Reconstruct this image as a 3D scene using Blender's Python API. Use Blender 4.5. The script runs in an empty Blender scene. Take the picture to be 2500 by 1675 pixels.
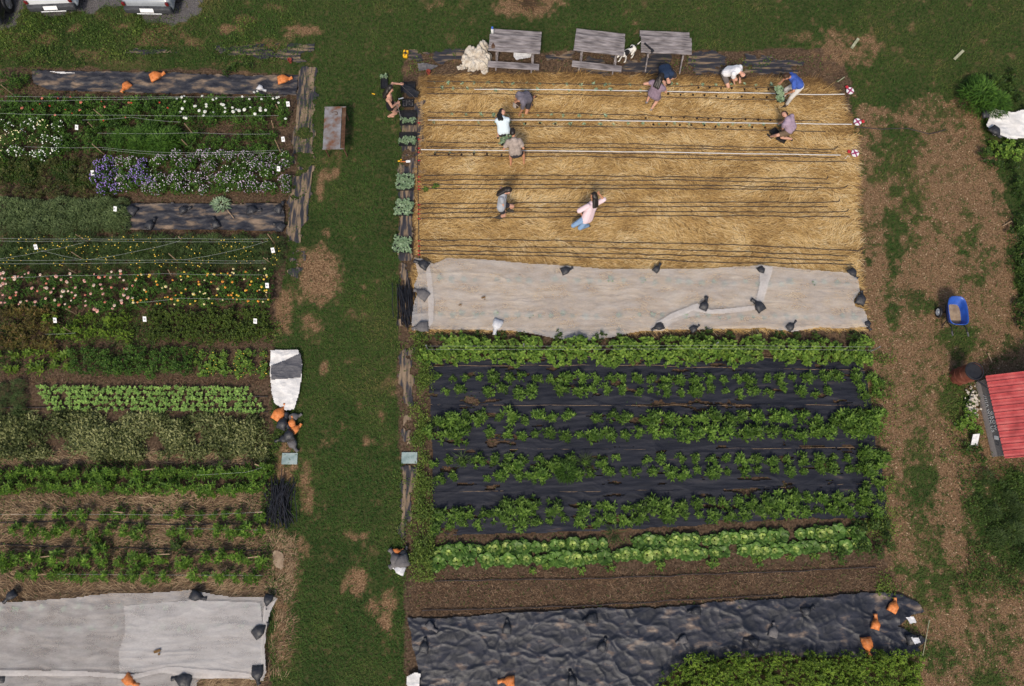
import bpy, bmesh, math, random
import numpy as np
from mathutils import Vector, Matrix

# ------------------------------------------------------------------ camera, sky, sun, exposure
S = bpy.context.scene
COL = S.collection
F, TILT, CH = 1750.0, math.radians(14.5), 23.0          # focal in photo pixels, tilt off straight down, height
cam = bpy.data.cameras.new('camera'); cam.sensor_width = 36; cam.lens = F / 2500 * 36
cam.clip_end = 800; cam.clip_start = .1
camo = bpy.data.objects.new('camera', cam); COL.objects.link(camo)
camo.location = (0, 0, CH); camo.rotation_euler = (TILT, 0, 0)
S.camera = camo
SUN_EL, SUN_AZ = math.radians(50), math.radians(190)   # sun to the south, a touch west
W = bpy.data.worlds.new('World'); S.world = W; W.use_nodes = True
nt = W.node_tree
sky = nt.nodes.new('ShaderNodeTexSky'); sky.sky_type = 'NISHITA'; sky.sun_disc = False
sky.sun_elevation = SUN_EL; sky.sun_rotation = SUN_AZ; sky.ozone_density = .3; sky.dust_density = 3.0
nt.links.new(sky.outputs[0], nt.nodes['Background'].inputs[0]); nt.nodes['Background'].inputs[1].default_value = .125
sl = bpy.data.lights.new('sun', 'SUN'); sl.energy = 2.35; sl.angle = math.radians(10); sl.color = (1, .90, .75)
slo = bpy.data.objects.new('sun', sl); COL.objects.link(slo)
sd = Vector((math.sin(SUN_AZ) * math.cos(SUN_EL), math.cos(SUN_AZ) * math.cos(SUN_EL), math.sin(SUN_EL)))
slo.rotation_euler = sd.to_track_quat('Z', 'Y').to_euler(); slo.location = (0, -10, 40)
S.view_settings.view_transform = 'Standard'; S.view_settings.look = 'None'
S.view_settings.exposure = 0.18; S.view_settings.gamma = 1
S.render.engine = 'CYCLES'
S.cycles.max_bounces = 6; S.cycles.diffuse_bounces = 2; S.cycles.transparent_max_bounces = 8
S.cycles.transmission_bounces = 2; S.cycles.glossy_bounces = 2; S.cycles.use_denoising = True

# ------------------------------------------------------------------ helpers
R = random.Random(5); rng = np.random.default_rng(11)
CT, ST = math.cos(TILT), math.sin(TILT)
def Gn(px, py, z=0.):                                     # photo pixel at height z -> x, y in metres
    px = np.asarray(px, float); py = np.asarray(py, float)
    u = (px - 1250) / F; v = -(py - 837.5) / F
    dy = v * CT + ST; dz = v * ST - CT
    t = (z - CH) / dz
    return u * t, dy * t
def G(px, py, z=0.):
    x, y = Gn(px, py, z); return Vector((float(x), float(y), z))
def PXn(x, y, z=0.):                                      # world -> photo pixel
    dz = z - CH
    yc = y * CT + dz * ST; zc = -y * ST + dz * CT
    return 1250 + F * x / -zc, 837.5 - F * yc / -zc
_T = rng.random((256, 256))
def vn(x, y):
    x = np.asarray(x, float); y = np.asarray(y, float)
    xi = np.floor(x).astype(int); yi = np.floor(y).astype(int); fx = x - xi; fy = y - yi
    fx = fx * fx * (3 - 2 * fx); fy = fy * fy * (3 - 2 * fy)
    a = _T[xi & 255, yi & 255]; b = _T[(xi + 1) & 255, yi & 255]; c = _T[xi & 255, (yi + 1) & 255]; d = _T[(xi + 1) & 255, (yi + 1) & 255]
    return (a * (1 - fx) + b * fx) * (1 - fy) + (c * (1 - fx) + d * fx) * fy
def fbm(x, y, o=4):
    s = 0; a = .5; n = 0
    for i in range(o):
        s = s + a * vn(x * 2 ** i + 17 * i, y * 2 ** i + 31 * i); n += a; a *= .5
    return s / n
def ridge(x, y, o=3):
    s = 0; a = .5; n = 0
    for i in range(o):
        s = s + a * (1 - np.abs(2 * vn(x * 2 ** i + 7 * i, y * 2 ** i + 41 * i) - 1)) ** 3; n += a; a *= .5
    return s / n
def inpoly(px, py, P):
    px = np.asarray(px); py = np.asarray(py); r = np.zeros(px.shape, bool); j = len(P) - 1
    for i in range(len(P)):
        (xi, yi), (xj, yj) = P[i], P[j]
        if yi != yj:
            r ^= ((yi > py) != (yj > py)) & (px < (xj - xi) * (py - yi) / (yj - yi) + xi)
        j = i
    return r
def ell(px, py, e):                                       # soft ellipse 0..1
    x, y, rx, ry = e
    return np.clip(1.6 - 1.1 * np.sqrt(((px - x) / rx) ** 2 + ((py - y) / ry) ** 2), 0, 1)
def smooth(a, b, x): t = np.clip((x - a) / (b - a), 0, 1); return t * t * (3 - 2 * t)

def mesh_np(name, V, Fa, tint=None, smoothf=False, attrs=None):
    V = np.asarray(V, np.float32); Fa = np.asarray(Fa, np.int32)
    me = bpy.data.meshes.new(name); k = Fa.shape[1]
    me.vertices.add(len(V)); me.vertices.foreach_set('co', V.ravel())
    me.loops.add(Fa.size); me.loops.foreach_set('vertex_index', Fa.ravel())
    me.polygons.add(len(Fa)); me.polygons.foreach_set('loop_start', np.arange(0, Fa.size, k, dtype=np.int32))
    if smoothf: me.polygons.foreach_set('use_smooth', np.ones(len(Fa), bool))
    d = dict(attrs or {})
    if tint is not None: d['tint'] = tint
    for n, a in d.items():
        at = me.attributes.new(n, 'FLOAT', 'POINT'); at.data.foreach_set('value', np.asarray(a, np.float32))
    me.update(calc_edges=True); return me
def tag(o, label=None, cat=None, group=None, kind=None):
    if label: o['label'] = label
    if cat: o['category'] = cat
    if group: o['group'] = group
    if kind: o['kind'] = kind
    return o
def link(name, me, m=None, parent=None, loc=None, rz=0):
    o = bpy.data.objects.new(name, me); COL.objects.link(o)
    if m is not None and me is not None and len(me.materials) == 0: me.materials.append(m)
    if parent: o.parent = parent
    if loc is not None: o.location = loc
    o.rotation_euler.z = rz
    return o
def empty(name, loc, rz=0): return link(name, None, None, None, loc, rz)
def copy(o, parent=None, kids=True):
    c = o.copy(); COL.objects.link(c)
    c.parent = parent
    if kids:
        for ch in o.children: copy(ch, c)
    return c

class MB:                                                 # mesh collector
    def __init__(s): s.v = []; s.f = []; s.m = []; s.k = 0
    def add(s, V, Fs, flip=False):
        b = len(s.v); s.v += [tuple(p) for p in V]
        for f in Fs: s.f.append(tuple(b + i for i in f)); s.m.append(s.k)
        return s
    def box(s, c, d, rz=0, rot=None):
        M = rot if rot is not None else Matrix.Rotation(rz, 3, 'Z'); c = Vector(c); h = Vector(d) / 2
        V = [c + M @ Vector((h.x * a, h.y * b, h.z * e)) for e in (-1, 1) for b in (-1, 1) for a in (-1, 1)]
        return s.add(V, [(0, 2, 3, 1), (4, 5, 7, 6), (0, 1, 5, 4), (2, 6, 7, 3), (0, 4, 6, 2), (1, 3, 7, 5)])
    def bar(s, a, b, w, h):                               # box section between two points
        a = Vector(a); b = Vector(b); d = b - a; q = d.to_track_quat('X', 'Z').to_matrix()
        return s.box((a + b) / 2, (d.length, w, h), rot=q)
    def rbox(s, c, d, bev=.02, seg=2, rot=None, taper=(1, 1), rz=0):   # bevelled box, top tapered
        bm = bmesh.new(); bmesh.ops.create_cube(bm, size=1)
        for v in bm.verts:
            tx, ty = taper if v.co.z > 0 else (1, 1)
            v.co = Vector((v.co.x * d[0] * tx, v.co.y * d[1] * ty, v.co.z * d[2]))
        bmesh.ops.bevel(bm, geom=bm.edges[:] , offset=bev, segments=seg, affect='EDGES', profile=.5)
        M = rot if rot is not None else Matrix.Rotation(rz, 3, 'Z'); c = Vector(c)
        bm.verts.index_update()
        s.add([c + M @ v.co for v in bm.verts], [[v.index for v in f.verts] for f in bm.faces]); bm.free(); return s
    def tube(s, P, r, n=6, cap=True):
        P = [Vector(p) for p in P]; rr = r if isinstance(r, (list, tuple)) else [r] * len(P); V = []
        for i, p in enumerate(P):
            d = (P[min(i + 1, len(P) - 1)] - P[max(i - 1, 0)]).normalized()
            a = d.cross(Vector((0, 0, 1)) if abs(d.z) < .9 else Vector((1, 0, 0))).normalized(); b = d.cross(a)
            V += [p + (a * math.cos(2 * math.pi * k / n) + b * math.sin(2 * math.pi * k / n)) * rr[i] for k in range(n)]
        Fs = [(i * n + k, i * n + (k + 1) % n, (i + 1) * n + (k + 1) % n, (i + 1) * n + k) for i in range(len(P) - 1) for k in range(n)]
        if cap: Fs += [tuple(range(n - 1, -1, -1)), tuple(range((len(P) - 1) * n, len(P) * n))]
        return s.add(V, Fs)
    def lathe(s, prof, n=20, c=(0, 0, 0), M=None):
        c = Vector(c); V = []
        for r, z in prof:
            for k in range(n):
                p = Vector((r * math.cos(2 * math.pi * k / n), r * math.sin(2 * math.pi * k / n), z))
                V.append(c + (M @ p if M else p))
        Fs = [(i * n + k, i * n + (k + 1) % n, (i + 1) * n + (k + 1) % n, (i + 1) * n + k) for i in range(len(prof) - 1) for k in range(n)]
        return s.add(V, Fs)
    def capsule(s, a, b, ra, rb, n=10):
        a = Vector(a); b = Vector(b); d = b - a
        if d.length < 1e-4: d = Vector((0, 0, 1e-3)); b = a + d
        d.normalize(); x = d.cross(Vector((0, 0, 1)) if abs(d.z) < .9 else Vector((1, 0, 0))).normalized(); y = d.cross(x); V = []
        ring = [(a, ra, t) for t in (-80, -45, 0)] + [(b, rb, t) for t in (0, 45, 80)]
        for c, r, t in ring:
            t = math.radians(t)
            V += [c + d * r * math.sin(t) + (x * math.cos(2 * math.pi * k / n) + y * math.sin(2 * math.pi * k / n)) * r * math.cos(t) for k in range(n)]
        Fs = [(i * n + k, i * n + (k + 1) % n, (i + 1) * n + (k + 1) % n, (i + 1) * n + k) for i in range(5) for k in range(n)]
        Fs += [tuple(range(n - 1, -1, -1)), tuple(range(5 * n, 6 * n))]
        return s.add(V, Fs)
    def ball(s, c, r, M=None, n=12, m=8):
        c = Vector(c); V = []; r = Vector(r) if not isinstance(r, (int, float)) else Vector((r, r, r))
        for i in range(m + 1):
            t = math.pi * (i + .02 if i == 0 else i - .02 if i == m else i) / m
            for k in range(n):
                p = Vector((r.x * math.sin(t) * math.cos(2 * math.pi * k / n), r.y * math.sin(t) * math.sin(2 * math.pi * k / n), -r.z * math.cos(t)))
                V.append(c + (M @ p if M else p))
        Fs = [(i * n + k, i * n + (k + 1) % n, (i + 1) * n + (k + 1) % n, (i + 1) * n + k) for i in range(m) for k in range(n)]
        Fs += [tuple(range(n - 1, -1, -1)), tuple(range(m * n, (m + 1) * n))]
        return s.add(V, Fs)
    def mesh(s, name, mats, sm=False):
        me = bpy.data.meshes.new(name); me.from_pydata(s.v, [], s.f)
        for m in (mats if isinstance(mats, (list, tuple)) else [mats]): me.materials.append(m)
        me.polygons.foreach_set('material_index', s.m)
        if sm: me.polygons.foreach_set('use_smooth', [True] * len(s.f))
        me.update(); return me
    def build(s, name, mats, parent=None, loc=None, rz=0, sm=False):
        return link(name, s.mesh(name, mats, sm), None, parent, loc, rz)

# ------------------------------------------------------------------ materials
def mat(name, ramp, attr=None, ns=6., stretch=(1, 1, 1), rough=.85, spec=.25, bump=0, bs=60., det=4, metal=0, objrand=0, trans=0, alpha=None, coat=0, lo=.3, hi=.7, bstretch=None):
    m = bpy.data.materials.new(name); m.use_nodes = True; n = m.node_tree.nodes; L = m.node_tree.links
    p = n['Principled BSDF']; p.inputs['Roughness'].default_value = rough; p.inputs['Specular IOR Level'].default_value = spec; p.inputs['Metallic'].default_value = metal
    if coat: p.inputs['Coat Weight'].default_value = coat
    if not isinstance(ramp[0], (list, tuple)): ramp = [ramp, tuple(c * .8 for c in ramp)]
    tc = n.new('ShaderNodeTexCoord'); mp = n.new('ShaderNodeMapping'); L.new(tc.outputs['Object'], mp.inputs[0]); mp.inputs['Scale'].default_value = stretch
    if attr:
        a = n.new('ShaderNodeAttribute'); a.attribute_name = attr; fac = a.outputs['Fac']
    else:
        t = n.new('ShaderNodeTexNoise'); t.inputs['Scale'].default_value = ns; t.inputs['Detail'].default_value = det; L.new(mp.outputs[0], t.inputs['Vector']); fac = t.outputs['Fac']
    cr = n.new('ShaderNodeValToRGB'); e = cr.color_ramp.elements
    while len(e) < len(ramp): e.new(.5)
    for i, c in enumerate(ramp):
        pos = i / (len(ramp) - 1)
        e[i].position = pos if attr else lo + (hi - lo) * pos
        e[i].color = (*c, 1)
    L.new(fac, cr.inputs[0]); out = cr.outputs[0]
    if objrand:
        oi = n.new('ShaderNodeObjectInfo'); mr = n.new('ShaderNodeMapRange'); mr.inputs[3].default_value = 1 - objrand; mr.inputs[4].default_value = 1 + objrand
        L.new(oi.outputs['Random'], mr.inputs[0])
        mx = n.new('ShaderNodeMix'); mx.data_type = 'RGBA'; mx.blend_type = 'MULTIPLY'; mx.inputs[0].default_value = 1
        cb = n.new('ShaderNodeCombineColor')
        for k in range(3): L.new(mr.outputs[0], cb.inputs[k])
        L.new(out, mx.inputs[6]); L.new(cb.outputs[0], mx.inputs[7]); out = mx.outputs[2]
    L.new(out, p.inputs['Base Color'])
    if bump:
        t2 = n.new('ShaderNodeTexNoise'); t2.inputs['Scale'].default_value = bs; t2.inputs['Detail'].default_value = 3
        src = mp
        if bstretch:
            src = n.new('ShaderNodeMapping'); L.new(tc.outputs['Object'], src.inputs[0]); src.inputs['Scale'].default_value = bstretch
        L.new(src.outputs[0], t2.inputs['Vector'])
        b = n.new('ShaderNodeBump'); b.inputs['Strength'].default_value = bump; b.inputs['Distance'].default_value = .02
        L.new(t2.outputs['Fac'], b.inputs['Height']); L.new(b.outputs[0], p.inputs['Normal'])
    if trans:                                             # leaf-like: some light comes through
        tr = n.new('ShaderNodeBsdfTranslucent'); L.new(out, tr.inputs[0]); ms = n.new('ShaderNodeMixShader'); ms.inputs[0].default_value = trans
        L.new(p.outputs[0], ms.inputs[1]); L.new(tr.outputs[0], ms.inputs[2]); L.new(ms.outputs[0], n['Material Output'].inputs[0])
    if alpha:                                             # open weave: alpha = (thin, dense)
        t3 = n.new('ShaderNodeTexNoise'); t3.inputs['Scale'].default_value = 2.2; t3.inputs['Detail'].default_value = 9; L.new(mp.outputs[0], t3.inputs['Vector'])
        mr = n.new('ShaderNodeMapRange'); mr.inputs[1].default_value = .3; mr.inputs[2].default_value = .7; mr.inputs[3].default_value = alpha[0]; mr.inputs[4].default_value = alpha[1]
        L.new(t3.outputs['Fac'], mr.inputs[0]); L.new(mr.outputs[0], p.inputs['Alpha'])
    return m
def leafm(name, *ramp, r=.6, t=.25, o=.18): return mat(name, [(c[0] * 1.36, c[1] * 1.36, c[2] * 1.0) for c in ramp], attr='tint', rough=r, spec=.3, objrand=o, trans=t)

M = {}
M['grass'] = mat('grass_blades', [(.024, .058, .011), (.044, .102, .017), (.085, .13, .026), (.18, .155, .05)], attr='tint', rough=.7, spec=.2, trans=.2)
M['straw'] = mat('straw', [(.13, .07, .024), (.42, .25, .085), (.66, .44, .17), (.86, .70, .42)], attr='tint', rough=.55, spec=.35)
M['straw_old'] = mat('old_straw', [(.06, .036, .02), (.20, .125, .068), (.44, .32, .19)], attr='tint', rough=.7)
M['litter'] = mat('plant_litter', [(.055, .031, .019), (.135, .08, .046), (.3, .205, .13)], attr='tint', rough=.9)
M['chips'] = mat('wood_chips', [(.08, .047, .026), (.22, .135, .075), (.5, .37, .235)], attr='tint', rough=.8)
M['fabric'] = mat('landscape_fabric', [(.009, .0105, .017), (.016, .018, .027), (.028, .029, .038), (.15, .10, .07)], ns=2.2, stretch=(.5, 4, 1), rough=.6, spec=.22, bump=.25, bs=9, bstretch=(.6, 5, 1), lo=.3, hi=.85, det=8)  # third ramp tone is a bluish sheen painted into the fabric colour
M['fabric_old'] = mat('worn_fabric', [(.03, .03, .038), (.045, .043, .05), (.2, .145, .095), (.26, .19, .13)], ns=3, stretch=(3, .45, 1), rough=.7, spec=.2, bump=.4, bs=12, lo=.36, hi=.66, det=8)
M['fabric_old_x'] = mat('worn_fabric_across', [(.03, .03, .038), (.045, .043, .05), (.2, .145, .095), (.26, .19, .13)], ns=3, stretch=(.45, 3, 1), rough=.7, spec=.2, bump=.4, bs=12, lo=.4, hi=.72, det=8)
M['tarp'] = mat('black_tarp', [(.011, .013, .02), (.018, .02, .03), (.028, .03, .042), (.14, .105, .085), (.34, .26, .195)], ns=2.2, stretch=(.8, 1.7, 1), rough=.5, spec=.45, bump=.25, bs=30, lo=.40, hi=.76, det=8)
M['dusty_tarp'] = mat('dusty_tarp', [(.013, .014, .02), (.024, .025, .034), (.045, .044, .05), (.17, .125, .09), (.28, .2, .14)], ns=1.5, stretch=(1.1, 3, 1), rough=.6, spec=.35, bump=.5, bs=9, lo=.3, hi=.72, det=9, bstretch=(1, 3, 1))
M['cover'] = mat('row_cover', [(.59, .565, .555), (.71, .685, .67)], ns=26, stretch=(.7, 1.5, 1), rough=.9, spec=.08, alpha=(.30, .50), bump=.25, bs=3, bstretch=(.5, 3, 1), det=9)
M['white_cloth'] = mat('white_cloth', [(.6, .58, .56), (.78, .76, .74)], ns=5, rough=.8, bump=.3, bs=20)
M['cream_cloth'] = mat('crumpled_cloth', [(.36, .3, .24), (.5, .45, .38), (.58, .54, .48)], ns=6, rough=.85, bump=.4, bs=20)
M['grey_wood'] = mat('weathered_wood', [(.10, .088, .09), (.23, .205, .205), (.36, .325, .325)], ns=2.6, stretch=(.9, 4.5, 4.5), rough=.85, bump=.5, bs=14, lo=.32, hi=.7, det=12)
M['stake_dark'] = mat('dry_leaf', [(.10, .055, .02), (.2, .12, .05)], ns=20, rough=.9)
M['stake'] = mat('stake_wood', [(.22, .14, .085), (.42, .30, .19)], ns=8, rough=.8)
M['pale_wood'] = mat('pale_board', [(.22, .23, .14), (.38, .38, .26)], ns=8, rough=.8)
M['orange'] = mat('orange_bag', [(.33, .10, .03), (.60, .19, .05), (.66, .28, .12)], ns=9, rough=.6, bump=.5, bs=18)
M['black_bag'] = mat('black_bag', [(.012, .013, .017), (.025, .026, .032), (.05, .048, .05)], ns=10, rough=.5, spec=.45, bump=.6, bs=18)
M['grey_bag'] = mat('grey_bag', [(.09, .085, .09), (.16, .15, .15)], ns=10, rough=.7, bump=.6, bs=18)
M['white_bag'] = mat('white_bag', [(.45, .45, .47), (.72, .72, .74)], ns=10, rough=.6, bump=.5, bs=18)
M['black'] = mat('black_plastic', [(.012, .012, .014), (.022, .022, .026)], ns=8, rough=.5, spec=.4)
M['pipe'] = mat('black_pipe', [(.008, .008, .011), (.025, .026, .033)], ns=6, rough=.45, spec=.4)
M['drip'] = mat('drip_line', [(.03, .024, .024), (.06, .05, .05)], ns=8, rough=.6)
M['tape'] = mat('white_tape', [(.62, .6, .57), (.78, .76, .72)], ns=6, rough=.6)
M['twine'] = mat('twine', [(.34, .36, .35), (.5, .52, .5)], ns=8, rough=.7)
M['red'] = mat('red_plastic', [(.40, .02, .025), (.5, .04, .05)], ns=8, rough=.4)
M['purple'] = mat('magenta_plastic', [(.26, .03, .11), (.34, .05, .15)], ns=8, rough=.4)
M['white'] = mat('white_plastic', [(.7, .7, .7), (.8, .8, .8)], ns=8, rough=.45)
M['ink'] = mat('ink', (.08, .08, .09)); M['yellow'] = mat('yellow_plastic', [(.75, .4, .02), (.85, .5, .03)], ns=8, rough=.4)
M['blue_cap'] = mat('blue_plastic', [(.05, .12, .5), (.07, .16, .6)], ns=8, rough=.4)
M['steel'] = mat('dull_steel', [(.17, .075, .04), (.2, .17, .16), (.25, .245, .26), (.31, .31, .33)], ns=3.5, rough=.55, spec=.35, metal=.1, lo=.34, hi=.72, bump=.2, bs=10, det=6)
M['rust'] = mat('rusty_steel', [(.05, .026, .016), (.10, .05, .028), (.14, .09, .06)], ns=5, rough=.8)
M['barrel'] = mat('rusty_barrel', [(.07, .02, .012), (.15, .045, .028), (.19, .075, .05)], ns=5, rough=.75, bump=.3, bs=20)
M['teal'] = mat('pale_teal_slab', [(.16, .22, .22), (.26, .34, .335), (.34, .4, .39)], ns=5, rough=.7, bump=.3, bs=20)
M['terracotta'] = mat('red_pot', [(.2, .04, .03), (.3, .07, .05)], ns=8, rough=.7)
M['dark_soil'] = mat('dark_soil', [(.018, .011, .008), (.035, .022, .016)], ns=20, rough=.95)
M['soil'] = mat('soil', [(.05, .033, .022), (.11, .07, .045)], ns=12, rough=.95, bump=.6)
M['sand_soil'] = mat('dried_mud', [(.2, .135, .09), (.38, .29, .2)], ns=5, rough=.95, bump=.5)
M['blue'] = mat('blue_tub', [(.012, .055, .28), (.022, .10, .46)], ns=5, rough=.4, spec=.5)
M['roof'] = mat('red_roof', [(.30, .05, .05), (.44, .075, .075), (.5, .12, .11)], ns=3, det=8, stretch=(1, 1, 1), rough=.55, bump=.15, bs=60)
M['board'] = mat('stall_board', [(.10, .092, .094), (.18, .165, .162), (.25, .23, .225)], ns=6, stretch=(8, .7, 4), rough=.8, bump=.3, bs=20)
M['light_board'] = mat('light_board', [(.3, .265, .24), (.46, .41, .38)], ns=6, stretch=(8, .7, 4), rough=.8, bump=.3, bs=20)
M['chalk'] = mat('white_paint', [(.55, .55, .55), (.75, .75, .75)], ns=30, rough=.8)
M['car_white'] = mat('white_car_paint', [(.62, .64, .66), (.7, .72, .74)], ns=3, rough=.3, spec=.5, coat=.6)
M['car_grey'] = mat('grey_car_paint', [(.24, .26, .28), (.3, .32, .35)], ns=3, rough=.3, spec=.5, coat=.6)
M['car_black'] = mat('black_car_paint', [(.012, .012, .014), (.02, .02, .022)], ns=3, rough=.3, spec=.5, coat=.5)
M['glass'] = mat('dark_glass', [(.015, .018, .02), (.03, .035, .04)], ns=2, rough=.1, spec=.6)
M['trim'] = mat('dark_trim', [(.03, .032, .036), (.07, .072, .08)], ns=6, stretch=(1, 1, 8), rough=.6)
M['lamp_red'] = mat('tail_lamp', [(.12, .008, .01), (.18, .015, .015)], ns=8, rough=.2, spec=.6)
M['rim'] = mat('wheel_rim', [(.3, .3, .32), (.45, .45, .47)], ns=6, rough=.35, metal=.6)
M['skin'] = mat('skin', [(.50, .26, .18), (.60, .34, .25)], ns=8, rough=.55, spec=.3)
M['skin_tan'] = mat('tanned_skin', [(.40, .185, .10), (.50, .25, .15)], ns=8, rough=.55, spec=.3)
M['hair'] = mat('dark_hair', [(.008, .006, .005), (.022, .015, .012)], ns=30, stretch=(1, 1, .2), rough=.45, spec=.4)
M['hair_brown'] = mat('brown_hair', [(.03, .016, .01), (.07, .036, .02)], ns=30, rough=.5)
M['tarp_grey'] = mat('grey_tarp_side', [(.075, .075, .085), (.12, .118, .13)], ns=5, stretch=(1, 4, 1), rough=.55, bump=.5, bs=16)
def cloth(n, c, k=.75): M[n] = mat(n, [tuple(x * k for x in c), c], ns=9, rough=.85, bump=.35, bs=25)
cloth('navy', (.022, .04, .085)); cloth('lilac', (.27, .2, .26)); cloth('white_shirt', (.78, .77, .8), .92); cloth('blue_shirt', (.055, .115, .44))
cloth('white_trousers', (.62, .6, .57), .9); cloth('grey_shirt', (.165, .15, .185)); cloth('pale_blue', (.62, .72, .78), .92); cloth('charcoal', (.035, .033, .04))
cloth('mottled', (.40, .33, .29), .5); cloth('lilac_shirt', (.36, .27, .35)); cloth('brown_shorts', (.16, .11, .07)); cloth('grey_dress', (.38, .4, .44)); cloth('pink_shirt', (.72, .56, .6), .92)
cloth('jeans', (.22, .34, .52)); cloth('black_suit', (.014, .014, .017)); cloth('boots', (.07, .06, .05)); cloth('grey_shorts', (.14, .12, .115)); cloth('cap_grey', (.34, .29, .25)); cloth('sandal', (.03, .025, .025)); cloth('trainers', (.3, .29, .3), .3)
# foliage
L_ = {}
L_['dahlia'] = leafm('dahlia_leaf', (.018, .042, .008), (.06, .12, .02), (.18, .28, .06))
L_['pepper'] = leafm('pepper_leaf', (.016, .046, .01), (.06, .125, .016), (.15, .25, .04))
L_['vine'] = leafm('vine_leaf', (.026, .062, .013), (.10, .175, .03), (.23, .31, .07))
L_['dark'] = leafm('dark_leaf', (.014, .03, .008), (.036, .068, .014), (.08, .125, .026))
L_['flowerbed'] = leafm('flowerbed_leaf', (.015, .038, .008), (.042, .095, .015), (.10, .18, .032))
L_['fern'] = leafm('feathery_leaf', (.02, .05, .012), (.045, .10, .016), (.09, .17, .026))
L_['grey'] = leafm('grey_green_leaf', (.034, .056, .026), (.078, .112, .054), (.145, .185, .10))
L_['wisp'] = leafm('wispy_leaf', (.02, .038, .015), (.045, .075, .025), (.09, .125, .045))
L_['yellowgreen'] = leafm('yellow_green_leaf', (.034, .068, .010), (.095, .16, .02), (.2, .27, .042))
L_['basil'] = leafm('basil_leaf', (.02, .035, .008), (.05, .08, .014), (.11, .14, .024))
L_['bean'] = leafm('bean_leaf', (.06, .13, .035), (.15, .26, .075), (.25, .36, .12))
L_['cab_out'] = leafm('cabbage_outer_leaf', (.03, .075, .018), (.075, .145, .035), (.2, .28, .10), r=.45)
L_['cab_in'] = leafm('cabbage_heart_leaf', (.06, .12, .025), (.17, .25, .065), (.42, .48, .22), r=.45)
L_['tray'] = leafm('seedling_leaf', (.085, .14, .10), (.165, .235, .18), (.30, .38, .34))
L_['weed'] = leafm('weed_leaf', (.026, .05, .012), (.065, .11, .022), (.15, .20, .045))
L_['dry'] = leafm('dry_weed_leaf', (.034, .046, .016), (.085, .105, .042), (.27, .28, .16))
L_['amaranth'] = leafm('reddish_leaf', (.04, .03, .012), (.085, .075, .02), (.16, .05, .04))
L_['purple'] = leafm('purple_leaf', (.022, .03, .011), (.05, .058, .018), (.10, .09, .036))
def petal(n, a, b): M[n] = mat(n, [a, b], ns=20, rough=.6, objrand=.12)
petal('pet_white', (.68, .7, .62), (.8, .8, .74)); petal('pet_pink', (.66, .30, .27), (.78, .5, .42)); petal('pet_pale', (.72, .55, .45), (.8, .66, .55)); petal('pet_coral', (.62, .17, .12), (.7, .26, .18))
petal('pet_yellow', (.75, .48, .03), (.8, .6, .12)); petal('pet_orange', (.72, .24, .025), (.78, .36, .06)); petal('pet_cream', (.72, .62, .3), (.78, .7, .42)); petal('pet_violet', (.24, .15, .5), (.38, .27, .62)); petal('pet_mauve', (.48, .36, .54), (.62, .53, .6)); petal('pet_red', (.42, .03, .02), (.55, .07, .04)); petal('pet_core', (.3, .09, .03), (.45, .2, .05))

# ------------------------------------------------------------------ ground: one sheet, masks say what covers it
POLY_STRAW = [(1022, 186), (1300, 178), (1990, 192), (2052, 235), (2085, 330), (2092, 500), (2095, 650), (2105, 805), (1005, 812), (1008, 640), (1012, 400)]
POLY_LEFT = [(-300, 168), (80, 166), (735, 178), (722, 420), (700, 600), (672, 800), (655, 1450), (668, 1800), (-300, 1800)]
POLY_RIGHT = [(985, 150), (1040, 128), (2040, 118), (2075, 200), (2100, 500), (2120, 800), (2170, 1300), (2200, 1480), (2215, 1800), (985, 1800), (985, 1400), (970, 900)]
POLY_CHIP = [(2075, 230), (2170, 270), (2260, 235), (2380, 250), (2430, 420), (2470, 560), (2490, 700), (2490, 840), (2620, 900), (2620, 1150), (2380, 1170), (2400, 1330), (2620, 1480), (2620, 1800), (2200, 1800), (2225, 1600), (2180, 1450), (2165, 1200), (2120, 900), (2105, 700)]
GREENS = [(2205, 470, 42, 120), (2362, 600, 34, 80), (2180, 610, 20, 90), (2255, 1130, 38, 110), (2280, 1420, 62, 80), (2300, 1610, 60, 40), (2150, 400, 40, 50), (2240, 750, 30, 30), (2345, 830, 45, 40), (2330, 970, 40, 50), (2390, 660, 30, 50), (2200, 330, 40, 25), (2240, 1010, 18, 40), (2440, 1290, 80, 130), (2180, 760, 25, 50), (2420, 1660, 50, 30)]
BARE = [(778, 674, 52, 70), (738, 76, 42, 15), (783, 462, 11, 28), (795, 572, 12, 13), (1300, 8, 70, 34), (893, 1075, 9, 22), (872, 1420, 34, 46), (915, 1480, 26, 22), (945, 1490, 20, 85), (690, 1500, 20, 120), (2045, 125, 50, 50), (2120, 115, 32, 40), (745, 1200, 18, 60), (700, 1370, 34, 80), (790, 900, 12, 30), (1235, 18, 40, 24), (760, 800, 26, 40), (690, 760, 26, 60), (820, 330, 30, 16), (800, 425, 26, 18), (930, 1020, 10, 14), (870, 1310, 30, 12), (740, 1330, 18, 26), (700, 1130, 30, 60), (640, 110, 50, 12), (560, 70, 30, 12), (1160, 150, 60, 12)]
DRIVE = [(-400, -400), (560, -400), (500, 0), (480, 40), (420, 62), (350, 50), (330, 20), (250, 10), (215, 34), (120, 36), (70, 18), (40, 60), (-400, 70)]
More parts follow.
